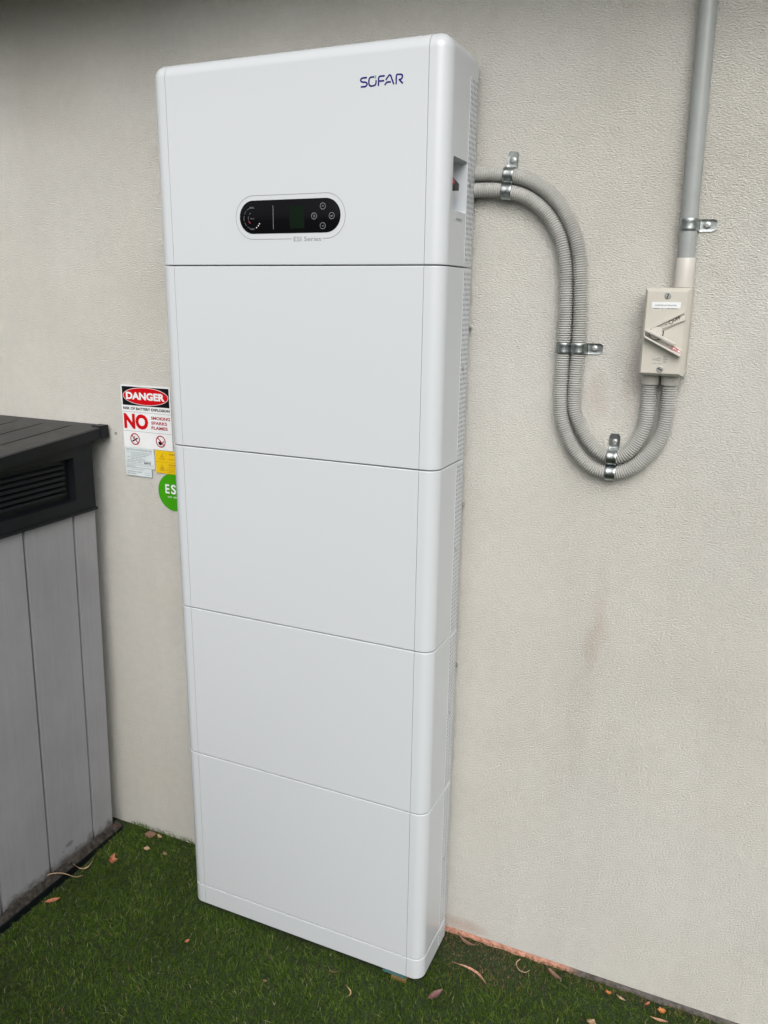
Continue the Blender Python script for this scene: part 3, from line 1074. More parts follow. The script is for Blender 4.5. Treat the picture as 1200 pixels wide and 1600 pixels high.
# ------------------------------------------------------------------ isolator
iso = thing('isolator_switch', 'beige wall mounted isolator switch box with lever and white label', 'isolator', (1.0775, 0, 1.50))
bm = bmesh.new()
box(bm, 1.0355, 1.1215, -0.044, -0.0005, 1.5050, 1.6740, 0.003, 3)
obj('base_box', bm, 'beige', iso, smooth=True, wn_mod=True)
bm = bmesh.new()
cx0, cx1, cz0, cz1 = 1.0355, 1.1205, 1.5055, 1.6735
ix0, ix1, iz0, iz1 = 1.0405, 1.1130, 1.5105, 1.6675
pts = []
for (a, b_, c2_, d_, y) in ((cx0, cx1, cz0, cz1, -0.0452), (cx0, cx1, cz0, cz1, -0.056), (ix0, ix1, iz0, iz1, -0.0665)):
    pts.append([bm.verts.new((p[0], y, p[1])) for p in ((a, c2_), (b_, c2_), (b_, d_), (a, d_))])
for A_, B_ in zip(pts, pts[1:]):
    for i in range(4):
        j = (i + 1) % 4
        bm.faces.new((A_[i], A_[j], B_[j], B_[i]))
bm.faces.new(pts[0][::-1])
bm.faces.new(pts[-1])
bmesh.ops.recalc_face_normals(bm, faces=bm.faces)
bmesh.ops.bevel(bm, geom=bm.edges[:], offset=0.0012, segments=2, profile=0.5, affect='EDGES')
obj('cover', bm, 'beige', iso, smooth=True, wn_mod=True)
im = wallmap(-0.0665)
for sx_, sz_, an in ((1.0785, 1.6588, 65), (1.0770, 1.5188, -25)):
    bm = bmesh.new()
    lathe(bm, (sx_, -0.0662, sz_), (0, -1, 0), [(0, 0.0062), (0.0014, 0.0061), (0.0018, 0.0052), (0.0009, 0.0048), (0.0010, 0.0005)], 24)
    scr = obj('screw', bm, 'screw', iso, smooth=True)
    bm = bmesh.new()
    ca, sa = math.cos(R(an)), math.sin(R(an))
    prism(bm, [(sx_ + u_ * ca - v_ * sa, sz_ + u_ * sa + v_ * ca) for u_, v_ in ((-.0042, -.0008), (.0042, -.0008), (.0042, .0008), (-.0042, .0008))], im, 0.0008, 0.0013)
    obj('screw_slot', bm, 'black', scr)
bm = bmesh.new()
box(bm, 1.0505, 1.1035, -0.0669, -0.0660, 1.6355, 1.6468)
lb = obj('printed_label', bm, 'signwhite', iso)
lb['label'] = 'white label'
obj('lettering', text_bm('INVERTER AC ISOLATOR', 1.0570, 1.0960, 1.6395, 1.6420, im, 0.0006, 0.02), 'inkgrey', lb)
bm = bmesh.new()
for a, b_ in ((1.0545, 1.0640), (1.0690, 1.0720), (1.0790, 1.0850), (1.0865, 1.0985)):
    ribbon(bm, [(a, 1.6347), (b_, 1.6345)], 0.0008, im, 0.0003)
obj('label_edge_shadow_print', bm, 'inkgrey', iso).name = 'label_edge_shade'  # grey dashes drawn as the shadow under the label's edge

hub = (1.0640, 1.5880)
# the upper, fixed arm marked OFF
def bar(p, q, w0, w1, d0, d1, mat, name, bev=0.0005, par=iso):
    p, q = Vector(p), Vector(q)
    d = (q - p).normalized()
    n_ = Vector((-d.y, d.x))
    bm = bmesh.new()
    prism(bm, [p - n_ * w0 / 2, q - n_ * w1 / 2, q + n_ * w1 / 2, p + n_ * w0 / 2], im, d0, d1, bev)
    return obj(name, bm, mat, par, smooth=True, angle=30)
ua = bar((1.0560, 1.5905), (1.1120, 1.6205), 0.0120, 0.0160, -0.0005, 0.0030, 'beige', 'off_arm')
bm = bmesh.new()
prism(bm, [(1.0500, 1.5930), (1.1125, 1.6268), (1.1125, 1.6300), (1.0490, 1.5962)], im, 0.002, 0.0080, 0.0007)
prism(bm, [(1.0755, 1.5968), (1.1125, 1.6128), (1.1125, 1.6146), (1.0755, 1.5986)], im, 0.002, 0.0052, 0.0005)
obj('arm_ridge', bm, 'beige', ua, smooth=True, angle=30)
obj('off_lettering', text_bm('OFF', 1.0915, 1.1060, 1.6128, 1.6192, im, 0.0033, 0.03, rot=R(25)), 'black', ua)
bm = bmesh.new()
ribbon(bm, arc(1.0890, 1.6095, 0.0036, 0, 340, 17), 0.0011, im, 0.0033, closed=True)
ribbon(bm, [(1.0788, 1.6035), (1.0825, 1.6050)], 0.0011, im, 0.0033)
obj('off_ring', bm, 'black', ua)
# hub
bm = bmesh.new()
lathe(bm, (hub[0], -0.0662, hub[1]), (0, -1, 0), [(0, 0.0137), (0.0006, 0.0137), (0.0008, 0.0122)], 36)
obj('hub_recess', bm, 'black', iso, smooth=True)
bm = bmesh.new()
lathe(bm, (hub[0], -0.0662, hub[1]), (0, -1, 0), [(0, 0.0122), (0.0072, 0.0120), (0.0080, 0.0112)], 36)
obj('hub', bm, 'beigepale', iso, smooth=True)
# the lever: two rails joined at their left end, set to ON
bm = bmesh.new()
prism(bm, [(1.0425, 1.5955), (1.0470, 1.5968), (1.1015, 1.5712), (1.1035, 1.5680), (1.0990, 1.5672), (1.0425, 1.5925)], im, 0.0082, 0.0200, 0.0010)
prism(bm, [(1.0418, 1.5835), (1.0445, 1.5790), (1.1125, 1.5448), (1.1140, 1.5478), (1.0470, 1.5815), (1.0440, 1.5845)], im, 0.0030, 0.0180, 0.0010)
prism(bm, [(1.0418, 1.5826), (1.0442, 1.5836), (1.0448, 1.5930), (1.0424, 1.5938)], im, 0.0082, 0.0185, 0.0008)
lev = obj('lever', bm, 'beigepale', iso, smooth=True, angle=30)
bm = bmesh.new()
prism(bm, [(1.0700, 1.5760), (1.0700, 1.5680), (1.1120, 1.5478), (1.1150, 1.5560), (1.1000, 1.5640)], im, 0.0, 0.0040, 0.0005)
obj('lever_floor', bm, 'beigepale', lev)
bm = bmesh.new()
prism(bm, [(1.0925, 1.5600), (1.1105, 1.5512), (1.1128, 1.5562), (1.0960, 1.5655)], im, 0.0041, 0.0044)
ol = obj('on_label', bm, 'signwhite', lev) if False else obj('on_label', bm, 'signwhite', iso)
bm = bmesh.new()
ribbon(bm, [(1.0932, 1.5602), (1.1103, 1.5519), (1.1122, 1.5560), (1.0960, 1.5647)], 0.0008, im, 0.0047, closed=True)
text_bm('ON', 1.1005, 1.1080, 1.5555, 1.5603, im, 0.0047, 0.03, bm, rot=R(-26))
text_bm('I', 1.0962, 1.0975, 1.5592, 1.5640, im, 0.0047, 0.03, bm, rot=R(-26))
ribbon(bm, [(1.0855, 1.5670), (1.0885, 1.5655)], 0.0011, im, 0.0044)
obj('on_lettering', bm, 'red', ol)
bm = bmesh.new()
for r_, (a, b_) in enumerate(((1.0700, 1.0775),)):
    for k in range(5):
        ribbon(bm, [(1.0815, 1.5440 - k * .0029), (1.0815 + (.0075, .006, .008, .0055, .006)[k], 1.5440 - k * .0029)], 0.0009, im, 0.0003)
ribbon(bm, roundrect(1.0700, 1.0755, 1.5352, 1.5398, 0.0012, 3), 0.0009, im, 0.0003, closed=True)
ribbon(bm, [(1.0610, 1.5300), (1.0695, 1.5297)], 0.0008, im, 0.0003)
ribbon(bm, [(1.0715, 1.5297), (1.0790, 1.5295)], 0.0008, im, 0.0003)
text_bm('nhi', 1.0610, 1.0690, 1.5355, 1.5395, im, 0.0003, 0.0, bm)
obj('rating_print', bm, 'printgrey', iso)
for gx in (1.0562, 1.0942):
    bm = bmesh.new()
    lathe(bm, (gx, ty - .002, 1.5052), (0, 0, -1), [(0, 0.0180), (0.019, 0.0176), (0.0205, 0.0168), (0.0207, 0.0152)], 32)
    obj('gland', bm, 'beigepale', iso, smooth=True)

# ------------------------------------------------------------------ signs
def sheet(name, pts, mat, label, cat, group=None, y=-0.0035, parent=None, t=0.0009):
    bm = bmesh.new()
    prism(bm, pts, wallmap(y), 0.0, t)
    o = obj(name, bm, mat, parent)
    if parent is None:
        tag(o, label, cat, group)
    return o
def rect(x0, x1, z0, z1):
    return [(x0, z0), (x1, z0), (x1, z1), (x0, z1)]
wm = lambda y: wallmap(y)
ds = sheet('danger_sign', rect(-0.3414, -0.1735, 1.2330, 1.4066), 'signwhite', 'white, black and red danger sign about battery explosion, left of the cabinet', 'sign', y=-0.002)
SY = -0.0030
w_ = wm(SY)
bm = bmesh.new(); prism(bm, rect(-0.3372, -0.1775, 1.3505, 1.4022), w_, 0, 0.0002)
obj('black_panel', bm, 'black', ds)
bm = bmesh.new(); prism(bm, arc(-0.2570, 1.3770, 0.0775, 0, 354, 60, 0.0243), w_, 0.0003, 0.0004)
obj('white_oval', bm, 'signwhite', ds)
bm = bmesh.new(); prism(bm, arc(-0.2570, 1.3770, 0.0760, 0, 354, 60, 0.0230), w_, 0.0005, 0.0006)
obj('red_oval', bm, 'red', ds)
obj('danger_lettering', text_bm('DANGER', -0.3235, -0.1915, 1.3670, 1.3875, w_, 0.0008, 0.045), 'signwhite', ds)
obj('risk_lettering', text_bm('RISK OF BATTERY EXPLOSION', -0.3365, -0.1775, 1.3383, 1.3458, w_, 0.0003, 0.035), 'black', ds)
bm = bmesh.new()
for z in (1.3325, 1.2790):
    ribbon(bm, [(-0.3395, z), (-0.1745, z)], 0.0007, w_, 0.0003)
obj('ruled_lines', bm, 'inkgrey', ds)
obj('no_lettering', text_bm('NO', -0.3365, -0.2525, 1.2850, 1.3280, w_, 0.0003, 0.05), 'red', ds)
bm = bmesh.new()
for s_, x1_, z0_ in (('SMOKING', -0.1775, 1.3155), ('SPARKS', -0.1880, 1.3020), ('FLAMES', -0.1870, 1.2885)):
    text_bm(s_, -0.2420, x1_, z0_, z0_ + 0.0088, w_, 0.0003, 0.03, bm)
obj('hazard_lettering', bm, 'crimson', ds)
for k, (px_, pz_) in enumerate(((-0.3015, 1.2570), (-0.2130, 1.2570))):
    bm = bmesh.new()
    if k == 0:
        ribbon(bm, [(px_ - .010, pz_ - .007), (px_ + .009, pz_ + .003)], 0.0042, w_, 0.0003)
        ribbon(bm, [(px_ - .0085, pz_ + .001), (px_ - .0035, pz_ + .003), (px_ - .001, pz_ + .008)], 0.0018, w_, 0.0003)
    else:
        prism(bm, [(px_ - .009, pz_ - .001), (px_ - .007, pz_ - .009), (px_ + .001, pz_ - .011), (px_ + .004, pz_ - .006), (px_ + .001, pz_ - .001), (px_ - .002, pz_ + .005), (px_ - .004, pz_ - .001)], w_, 0.0002, 0.0003)
        ribbon(bm, [(px_ + .001, pz_ - .008), (px_ + .011, pz_ + .002)], 0.0028, w_, 0.00035)
    obj('pictogram', bm, 'black', ds)
    bm = bmesh.new()
    ribbon(bm, arc(px_, pz_, 0.0150, 0, 352, 44), 0.0031, w_, 0.0006, closed=True)
    ribbon(bm, [(px_ - .0104, pz_ + .0104), (px_ + .0104, pz_ - .0104)], 0.0030, w_, 0.0007)
    obj('prohibition_ring', bm, 'crimson', ds)

pr = sheet('procedure_label', rect(-0.3405, -0.2385, 1.1755, 1.2326), 'labelblue', 'pale shutdown procedure label stuck just below the danger sign', 'label', y=-0.0020)
bm = bmesh.new()
text_bm('SHUTDOWN PROCEDURE', -0.3350, -0.2455, 1.2236, 1.2290, w_, 0.0002, 0.0, bm)
zz = 1.2205
for s_, x0_, x1_ in (('STEP 1: TURN OFF THE INVERTER AC ISOLATOR', -.334, -.247), ('THE MAIN SWITCH INVERTER SUPPLY', -.321, -.255), ('LOCATED AT SWITCHBOARD', -.321, -.267),
                     ('STEP 2: TURN OFF THE PV', -.334, -.280), ('ARRAY DC ISOLATOR', -.321, -.272), ('STEP 3: TURN OFF THE BATTERY SUPPLY ISOLATOR', -.333, -.250)):
    text_bm(s_, x0_, x1_, zz - .0029, zz, w_, 0.0002, 0.0, bm)
    zz -= 0.0047
text_bm('RATED SHORT CIRCUIT CURRENT', -.3365, -.284, 1.1895, 1.1922, w_, 0.0002, 0.0, bm)
text_bm('50PV5', -.276, -.252, 1.1880, 1.1935, w_, 0.0002, 0.06, bm)
for z in (1.1862, 1.1826):
    ribbon(bm, [(-.338, z), (-.242, z)], 0.0005, w_, 0.0002)
text_bm('MAX VOLTAGE', -.336, -.306, 1.1783, 1.1808, w_, 0.0002, 0.0, bm)
ribbon(bm, [(-.3400, 1.1762), (-.239, 1.1762)], 0.0007, w_, 0.0002)
ribbon(bm, [(-.2388, 1.2320), (-.2388, 1.2180)], 0.0009, w_, 0.0002)
obj('lettering', bm, 'inkgrey', pr)
bl = sheet('battery_label', rect(-0.3405, -0.2490, 1.1505, 1.1750), 'labelblue', 'small pale battery supply label, lowest of the white stickers on the wall', 'label', y=-0.0020)
bm = bmesh.new()
text_bm('BATTERY SUPPLY', -.321, -.276, 1.1690, 1.1718, w_, 0.0002, 0.0, bm)
text_bm('SHORT CIRCUIT CURRENT', -.336, -.284, 1.1620, 1.1650, w_, 0.0002, 0.02, bm)
text_bm('MAX VOLTAGE', -.336, -.305, 1.1563, 1.1591, w_, 0.0002, 0.02, bm)
for z in (1.1625, 1.1568):
    ribbon(bm, [(-.276, z), (-.254, z)], 0.0006, w_, 0.0002)
ribbon(bm, [(-.339, 1.1515), (-.2496, 1.1515), (-.2496, 1.1738)], 0.0010, w_, 0.0002)
obj('lettering', bm, 'inkgrey', bl)

yl = sheet('warning_label', rect(-0.2345, -0.120, 1.1685, 1.2320), 'yellow', 'yellow electrical warning label with two triangles, partly behind the cabinet', 'label', y=-0.0022)
bm = bmesh.new()
yw = wm(-0.0032)
for (tx_, tz_, s_) in ((-0.2115, 1.2150, .0085), (-0.2125, 1.1835, .0085)):
    ribbon(bm, [(tx_ - s_, tz_ - s_ * .8), (tx_ + s_, tz_ - s_ * .8), (tx_, tz_ + s_)], 0.0010, yw, 0.0002, closed=True)
ribbon(bm, [(-0.2110, 1.2190), (-0.2130, 1.2145), (-0.2100, 1.2145), (-0.2120, 1.2095)], 0.0012, yw, 0.0002)
for k in (-1, 0, 1):
    ribbon(bm, [(-0.2125 + k * .0022, 1.1785), (-0.2115 + k * .0022, 1.1808), (-0.2135 + k * .0018, 1.1830), (-0.2125 + k * .0015, 1.1852)], 0.0009, yw, 0.0002)
ribbon(bm, [(-.2340, 1.2003), (-.1215, 1.2003)], 0.0006, yw, 0.0002)
text_bm('WARNING', -.1880, -.1400, 1.2205, 1.2260, yw, 0.0002, 0.03, bm)
text_bm('ELECTRIC SHOCK', -.1880, -.1300, 1.2075, 1.2120, yw, 0.0002, 0.0, bm)
text_bm('WARNING', -.1915, -.1400, 1.1915, 1.1955, yw, 0.0002, 0.03, bm)
text_bm('HOT SURFACE', -.1930, -.1400, 1.1860, 1.1888, yw, 0.0002, 0.0, bm)
text_bm('DO NOT TOUCH WHEN', -.2000, -.1400, 1.1808, 1.1830, yw, 0.0002, 0.0, bm)
text_bm('IN OPERATION OR', -.1990, -.1400, 1.1765, 1.1787, yw, 0.0002, 0.0, bm)
text_bm('SHORTLY AFTER', -.1975, -.1400, 1.1722, 1.1744, yw, 0.0002, 0.0, bm)
obj('lettering', bm, 'amber', yl)

gr = sheet('round_sticker', arc(-0.1775, 1.1175, 0.0535, 0, 354, 60), 'green', 'round green sticker with white letters peeking out behind the cabinet', 'sticker', y=-0.0018)
bm = bmesh.new()
gm = wm(-0.0028)
text_bm('E', -.2065, -.1925, 1.1125, 1.1385, gm, 0.0002, 0.02, bm)
text_bm('S', -.1870, -.1700, 1.1120, 1.1390, gm, 0.0002, 0.02, bm)
text_bm('S', -.1650, -.1480, 1.1120, 1.1390, gm, 0.0002, 0.02, bm)
text_bm('on site', -.1995, -.1600, 1.1010, 1.1065, gm, 0.0002, 0.0, bm)
obj('lettering', bm, 'signwhite', gr)

# old fixing plug in the render
bm = bmesh.new()
lathe(bm, (-0.3715, 0.001, 1.267), (0, -1, 0), [(0, 0.0046), (0.0025, 0.0042), (0.0027, 0.0024), (0.0010, 0.0018)], 14)
tag(obj('wall_plug', bm, 'screw', None, smooth=True, loc=(-0.3715, 0, 1.267)), 'tiny grey fixing in the wall between shed lid corner and danger sign', 'fixing')

# ------------------------------------------------------------------ storage shed on the left
shed = thing('storage_shed', 'low grey plank resin storage shed with charcoal vented band and dark lid', 'shed', (-0.85, -0.75, -0.035))
YS0, YS1 = -1.46, -0.055
def fx(z, dx=0.0):                   # the panelled face leans out slightly towards the top
    return -0.448 + 0.029 * (z - 0.035) / 1.015 + dx
# planks: one panel with V joints, following the measured joints
joints = [-0.137 - 0.1725 * k for k in range(8)]
joints = [j for j in joints if j > YS0]
bm = bmesh.new()
ys_ = [YS1]
for j in joints:
    ys_ += [j + 0.0044, j + 0.0037, j - 0.0037, j - 0.0044]
ys_ += [YS0]
def dep(i):
    k = (i - 1) % 4
    return 0.0 if (i == 0 or i == len(ys_) - 1 or k in (0, 3)) else -0.014
rows = []
for z in (0.0, 0.35, 0.7, 1.062):
    rows.append([bm.verts.new((fx(z, dep(i)), y, z)) for i, y in enumerate(ys_)])
for A_, B_ in zip(rows, rows[1:]):
    for i in range(len(ys_) - 1):
        bm.faces.new((A_[i], A_[i + 1], B_[i + 1], B_[i]))
bmesh.ops.recalc_face_normals(bm, faces=bm.faces)
obj('plank_panel', bm, 'panel', shed)
# rear face towards the wall, front face, left face
bm = bmesh.new()
box(bm, -1.24, -0.4535, YS0 + 0.004, YS1 - 0.0005, -0.01, 0.3)
bm.free()
def slab(bm, p):      # p: 4 corners bottom/top, thickness already in the quad
    bm.faces.new([bm.verts.new(q) for q in p])
bm = bmesh.new()
slab(bm, [(fx(0), YS1, 0.0), (fx(1.062), YS1, 1.062), (-1.25, YS1, 1.062), (-1.22, YS1, 0.0)])
obj('rear_panel', bm, 'panel', shed)
bm = bmesh.new()
slab(bm, [(fx(0), YS0, 0.0), (-1.22, YS0, 0.0), (-1.25, YS0, 1.062), (fx(1.062), YS0, 1.062)])
obj('front_panel', bm, 'panel', shed)
bm = bmesh.new()
slab(bm, [(-1.22, YS0, 0.0), (-1.22, YS1, 0.0), (-1.25, YS1, 1.062), (-1.25, YS0, 1.062)])
obj('left_panel', bm, 'panel', shed)
# vented charcoal band: solid ring with recessed windows
XB = -0.4105
def lidz(y, off=0.0):
    return 1.2903 + (y + 0.012) * 0.0755 + off
bm = bmesh.new()
zb = 1.0585
wy0, wy1, wz0, wz1 = -0.640, -0.128, 1.096, 1.2155
def P(y, z, d=0.0):
    return bm.verts.new((XB - d + 0.004 * (z - zb), y, z))
def Q(*v_):
    bm.faces.new(v_)
segs = [(-0.058, wy1), (wy1, wy0), (wy0, -0.80), (-0.80, -1.312), (-1.312, -1.463)]
for a, b_ in segs:
    win = (a, b_) in ((wy1, wy0), (-0.80, -1.312))
    top_a, top_b = lidz(a, -0.030), lidz(b_, -0.030)
    if not win:
        Q(P(a, zb), P(b_, zb), P(b_, top_b), P(a, top_a))
    else:
        Q(P(a, zb), P(b_, zb), P(b_, wz0), P(a, wz0))
        zt = wz1 if a > -0.7 else wz1 - .05
        Q(P(a, zt), P(b_, zt), P(b_, top_b), P(a, top_a))
        D_ = 0.020
        i0 = 0.006
        # bevelled reveals
        Q(P(a, wz0), P(b_, wz0), P(b_ + i0, wz0 + i0, D_), P(a - i0, wz0 + i0, D_))
        Q(P(a, zt), P(a - i0, zt - i0, D_), P(b_ + i0, zt - i0, D_), P(b_, zt))
        Q(P(a, wz0), P(a - i0, wz0 + i0, D_), P(a - i0, zt - i0, D_), P(a, zt))
        Q(P(b_, wz0), P(b_, zt), P(b_ + i0, zt - i0, D_), P(b_ + i0, wz0 + i0, D_))
        Q(P(a - i0, wz0 + i0, D_), P(b_ + i0, wz0 + i0, D_), P(b_ + i0, zt - i0, D_), P(a - i0, zt - i0, D_))
# end cheeks, lower lip and back
Q(bm.verts.new((XB, -0.058, zb)), bm.verts.new((XB, -0.058, lidz(-.058, -.03))), bm.verts.new((-1.26, -0.058, lidz(-.058, -.03))), bm.verts.new((-1.26, -0.058, zb)))
Q(bm.verts.new((XB, -1.463, zb)), bm.verts.new((-1.26, -1.463, zb)), bm.verts.new((-1.26, -1.463, lidz(-1.463, -.03))), bm.verts.new((XB, -1.463, lidz(-1.463, -.03))))
Q(bm.verts.new((-1.26, -0.058, zb)), bm.verts.new((-1.26, -0.058, lidz(-.058, -.03))), bm.verts.new((-1.26, -1.463, lidz(-1.463, -.03))), bm.verts.new((-1.26, -1.463, zb)))
Q(bm.verts.new((XB, -0.058, zb)), bm.verts.new((-1.26, -0.058, zb)), bm.verts.new((-1.26, -1.463, zb)), bm.verts.new((XB, -1.463, zb)))
bmesh.ops.recalc_face_normals(bm, faces=bm.faces)
band = obj('vent_band', bm, 'shed_dark', shed)
bm = bmesh.new()
box(bm, -0.44, XB + 0.0035, -1.466, -0.054, zb - 0.004, zb + 0.004, 0.0012)
obj('band_lip', bm, 'shed_dark', band)
for (a, b_, zt) in ((wy1, wy0, wz1), (-0.80, -1.312, wz1 - .05)):
    bm = bmesh.new()
    ns = 6
    for k in range(ns):
        z0 = wz0 + 0.018 + k * 0.0148
        if z0 + 0.012 > zt - 0.006:
            break
        p0 = Vector((XB - 0.0185, 0, z0 + 0.0112)); p1 = Vector((XB - 0.0085, 0, z0))
        ya, yb_ = a - 0.026, b_ + 0.026
        pts = [(XB - 0.0198, z0 + 0.0118), (XB - 0.0110, z0 + 0.0085), (XB - 0.0082, z0 + 0.0045), (XB - 0.0095, z0 + 0.0010), (XB - 0.0198, z0 - 0.0002)]
        prism(bm, pts, lambda q_, r_, d: Vector((q_, d, r_)), ya, yb_)
    obj('louvres', bm, 'shed_dark', band, smooth=True, angle=60)
# lid: sloping slab with grooves on top and a lipped edge
LX0, LX1, LY0, LY1 = -1.30, -0.390, -1.52, -0.012
gro = [-0.4878 - 0.1003 * k for k in range(8)]
bm = bmesh.new()
xs_ = [LX1, LX1 - 0.004]
for gx in gro:
    if gx > LX0 + .03:
        xs_ += [gx + 0.0032, gx + 0.0015, gx - 0.0015, gx - 0.0032]
xs_ += [LX0 + 0.004, LX0]
yl_ = [LY1, LY1 - 0.034, LY1 - 0.046, LY0 + 0.046, LY0 + 0.034, LY0]
V_ = {}
for i, x in enumerate(xs_):
    for j, y in enumerate(yl_):
        z = lidz(y)
        if 2 <= i < len(xs_) - 2 and (i - 2) % 4 in (1, 2) and j in (2, 3):
            z -= 0.0055
        if i in (0, len(xs_) - 1):
            z -= 0.003
        V_[i, j] = bm.verts.new((x, y, z))
for i in range(len(xs_) - 1):
    for j in range(len(yl_) - 1):
        bm.faces.new((V_[i, j], V_[i + 1, j], V_[i + 1, j + 1], V_[i, j + 1]))
low = {}
for i, x in ((0, LX1), (len(xs_) - 1, LX0)):
    for j, y in enumerate(yl_):
        low[i, j] = bm.verts.new((x, y, lidz(y) - 0.0315))
for i in (0, len(xs_) - 1):
    for j in range(len(yl_) - 1):
        bm.faces.new((V_[i, j], V_[i, j + 1], low[i, j + 1], low[i, j]))
n0 = len(xs_) - 1
for j in (0, len(yl_) - 1):
    bm.faces.new([V_[i, j] for i in range(len(xs_))] + [low[n0, j], low[0, j]])
for j in range(len(yl_) - 1):
    bm.faces.new((low[0, j], low[0, j + 1], low[n0, j + 1], low[n0, j]))
bmesh.ops.recalc_face_normals(bm, faces=bm.faces)
lid = obj('lid', bm, ['lid', 'shed_dark'], shed)
for p in lid.data.polygons:
    if p.normal.z < 0.5:
        p.material_index = 1  # sides and underside coloured darker than the lit top, shade put into colour
bm = bmesh.new()
box(bm, LX1 - 0.030, LX1 + 0.0028, LY1 - 0.030, LY1 + 0.002, lidz(LY1) - 0.034, lidz(LY1) + 0.0015, 0.002)
obj('lid_corner', bm, 'shed_dark', lid)
# floor tray
bm = bmesh.new()
box(bm, -1.27, -0.4285, -1.49, -0.030, -0.034, -0.004, 0.004)
tray = obj('floor_tray', bm, 'shed_dark', shed)
# dirt and thatch piled on the ledge
bm = bmesh.new()
rng = random.Random(5)
nx = 220
pr_, A_ = None, []
for i in range(nx + 1):
    y = -0.035 - 1.43 * i / nx
    hN = 0.012 + 0.011 * noise.noise(Vector((y * 22, 1, 0))) + 0.008 * noise.noise(Vector((y * 90, 2, 0)))
    hN = max(0.002, hN)
    xf = fx(0) + 0.0006
    A_.append([bm.verts.new(p) for p in ((xf, y, hN), (xf + 0.008, y, hN * .55), (-0.430 + 0.003 * noise.noise(Vector((y * 60, 9, 0))), y, -0.0028), (-0.4296, y, -0.010))])
for a, b_ in zip(A_, A_[1:]):
    for k in range(3):
        bm.faces.new((a[k], a[k + 1], b_[k + 1], b_[k]))
for i in range(900):
    y = -0.04 - 1.4 * rng.random()
    x = rng.uniform(fx(0), -0.430)
    d = Vector((rng.uniform(-.006, .010), rng.uniform(-.01, .01), rng.uniform(.003, .016)))
    s2 = Vector((rng.uniform(-.0008, .0008), .0009, 0))
    p = Vector((x, y, 0.001))
    bm.faces.new([bm.verts.new(p - s2), bm.verts.new(p + s2), bm.verts.new(p + d)])
bmesh.ops.recalc_face_normals(bm, faces=bm.faces)
dd = obj('ledge_debris', bm, 'dirtledge', shed)
dd['kind'] = 'stuff'

# ------------------------------------------------------------------ fallen leaves and twigs
def leaf(name, x, y, z, length, width, head, mat, label, bend=0.0, curl=0.35, cup=0.3, tilt=0.0, roll=0.0, jag=0.0, cat='leaf', group='fallen leaves on the turf', n_=14):
    """a blade with a midrib: bend curves it sideways, curl lifts the ends, jag tears the rim"""
    bm = bmesh.new()
    rg = random.Random(int(abs(x * 9973 + y * 7919) * 1000))
    rows = []
    for i in range(n_ + 1):
        t = i / n_
        s_ = (t - .5) * length
        wd = width / 2 * (math.sin(PI * min(1, t * 1.02)) ** 0.7 if 0 < t < 1 else 0.0) * (1 - 0.25 * t)
        cxn = bend * ((t - .5) ** 2) * 4 * length
        zc = curl * ((t - .5) ** 2) * 4 * length * .5
        row = []
        for k in (-1, -.5, 0, .5, 1):
            ww = wd * k * (1 + (jag * rg.uniform(-1, 1) if abs(k) == 1 else 0)) + (0.0004 * k if wd < 0.0004 else 0)
            row.append(Vector((s_, cxn + ww, zc + cup * abs(k) ** 1.5 * wd + rg.uniform(-.0003, .0003))))
        rows.append(row)
    rot = Matrix.Rotation(head, 3, 'Z') @ Matrix.Rotation(tilt, 3, 'Y') @ Matrix.Rotation(roll, 3, 'X')
    org = Vector((x, y, z))
    mv = min((rot @ p).z for r_ in rows for p in r_)
    V2 = []
    for th in (0.0, -0.0005):
        V2.append([[bm.verts.new(org + rot @ (p + Vector((0, 0, th))) - Vector((0, 0, mv))) for p in r_] for r_ in rows])
    T, B = V2
    for i in range(n_):
        for k in range(4):
            bm.faces.new((T[i][k], T[i + 1][k], T[i + 1][k + 1], T[i][k + 1]))
            bm.faces.new((B[i][k], B[i][k + 1], B[i + 1][k + 1], B[i + 1][k]))
        bm.faces.new((T[i][0], B[i][0], B[i + 1][0], T[i + 1][0]))
        bm.faces.new((T[i][4], T[i + 1][4], B[i + 1][4], B[i][4]))
    # stalk
    a = T[0][2].co.copy()
    d = (T[0][2].co - T[1][2].co).normalized()
    cyl(bm, a, a + d * length * .16, 0.0006, 0.0004, 5)
    bmesh.ops.recalc_face_normals(bm, faces=bm.faces)
    o = obj(name, bm, mat, None, smooth=True, loc=(x, y, z), angle=50)
    tag(o, label, cat, group)
    return o
ZG = -0.017
ZH = -0.002
leaf('fallen_leaf', -0.3300, -0.0180, ZH, 0.036, 0.024, 0.5, 'leaf_brown', 'crumpled brown leaf against the wall foot between shed and cabinet', curl=.5, cup=.9, roll=.6, jag=.3)
leaf('fallen_leaf', -0.2990, -0.0150, ZH, 0.022, 0.012, -0.3, 'leaf_tan', 'small pale leaf touching the wall, right of the crumpled brown one', curl=.4, cup=.8, jag=.3)
leaf('fallen_leaf', -0.3700, -0.1500, -0.014, 0.036, 0.026, 2.0, 'leaf_rust', 'broad torn rust red leaf on the turf in the corner by shed', curl=.5, cup=.5, tilt=-.3, roll=.3, jag=.5)
leaf('fallen_leaf', -0.3010, -0.0720, -0.006, 0.021, 0.013, 0.3, 'leaf_tan', 'small oval tan leaf, left of two between shed and cabinet', curl=.3, cup=.5, roll=.4)
leaf('fallen_leaf', -0.2350, -0.0720, -0.006, 0.019, 0.013, 1.4, 'leaf_tan', 'small upright tan leaf, right of two between shed and cabinet', curl=.3, cup=.5, roll=.5, tilt=.5)
leaf('fallen_leaf', -0.4020, -0.3560, ZG + .003, 0.040, 0.014, 0.85, 'leaf_rust', 'flat pointed rust leaf on turf edge beside the shed tray', curl=.2, cup=.3, roll=.3)
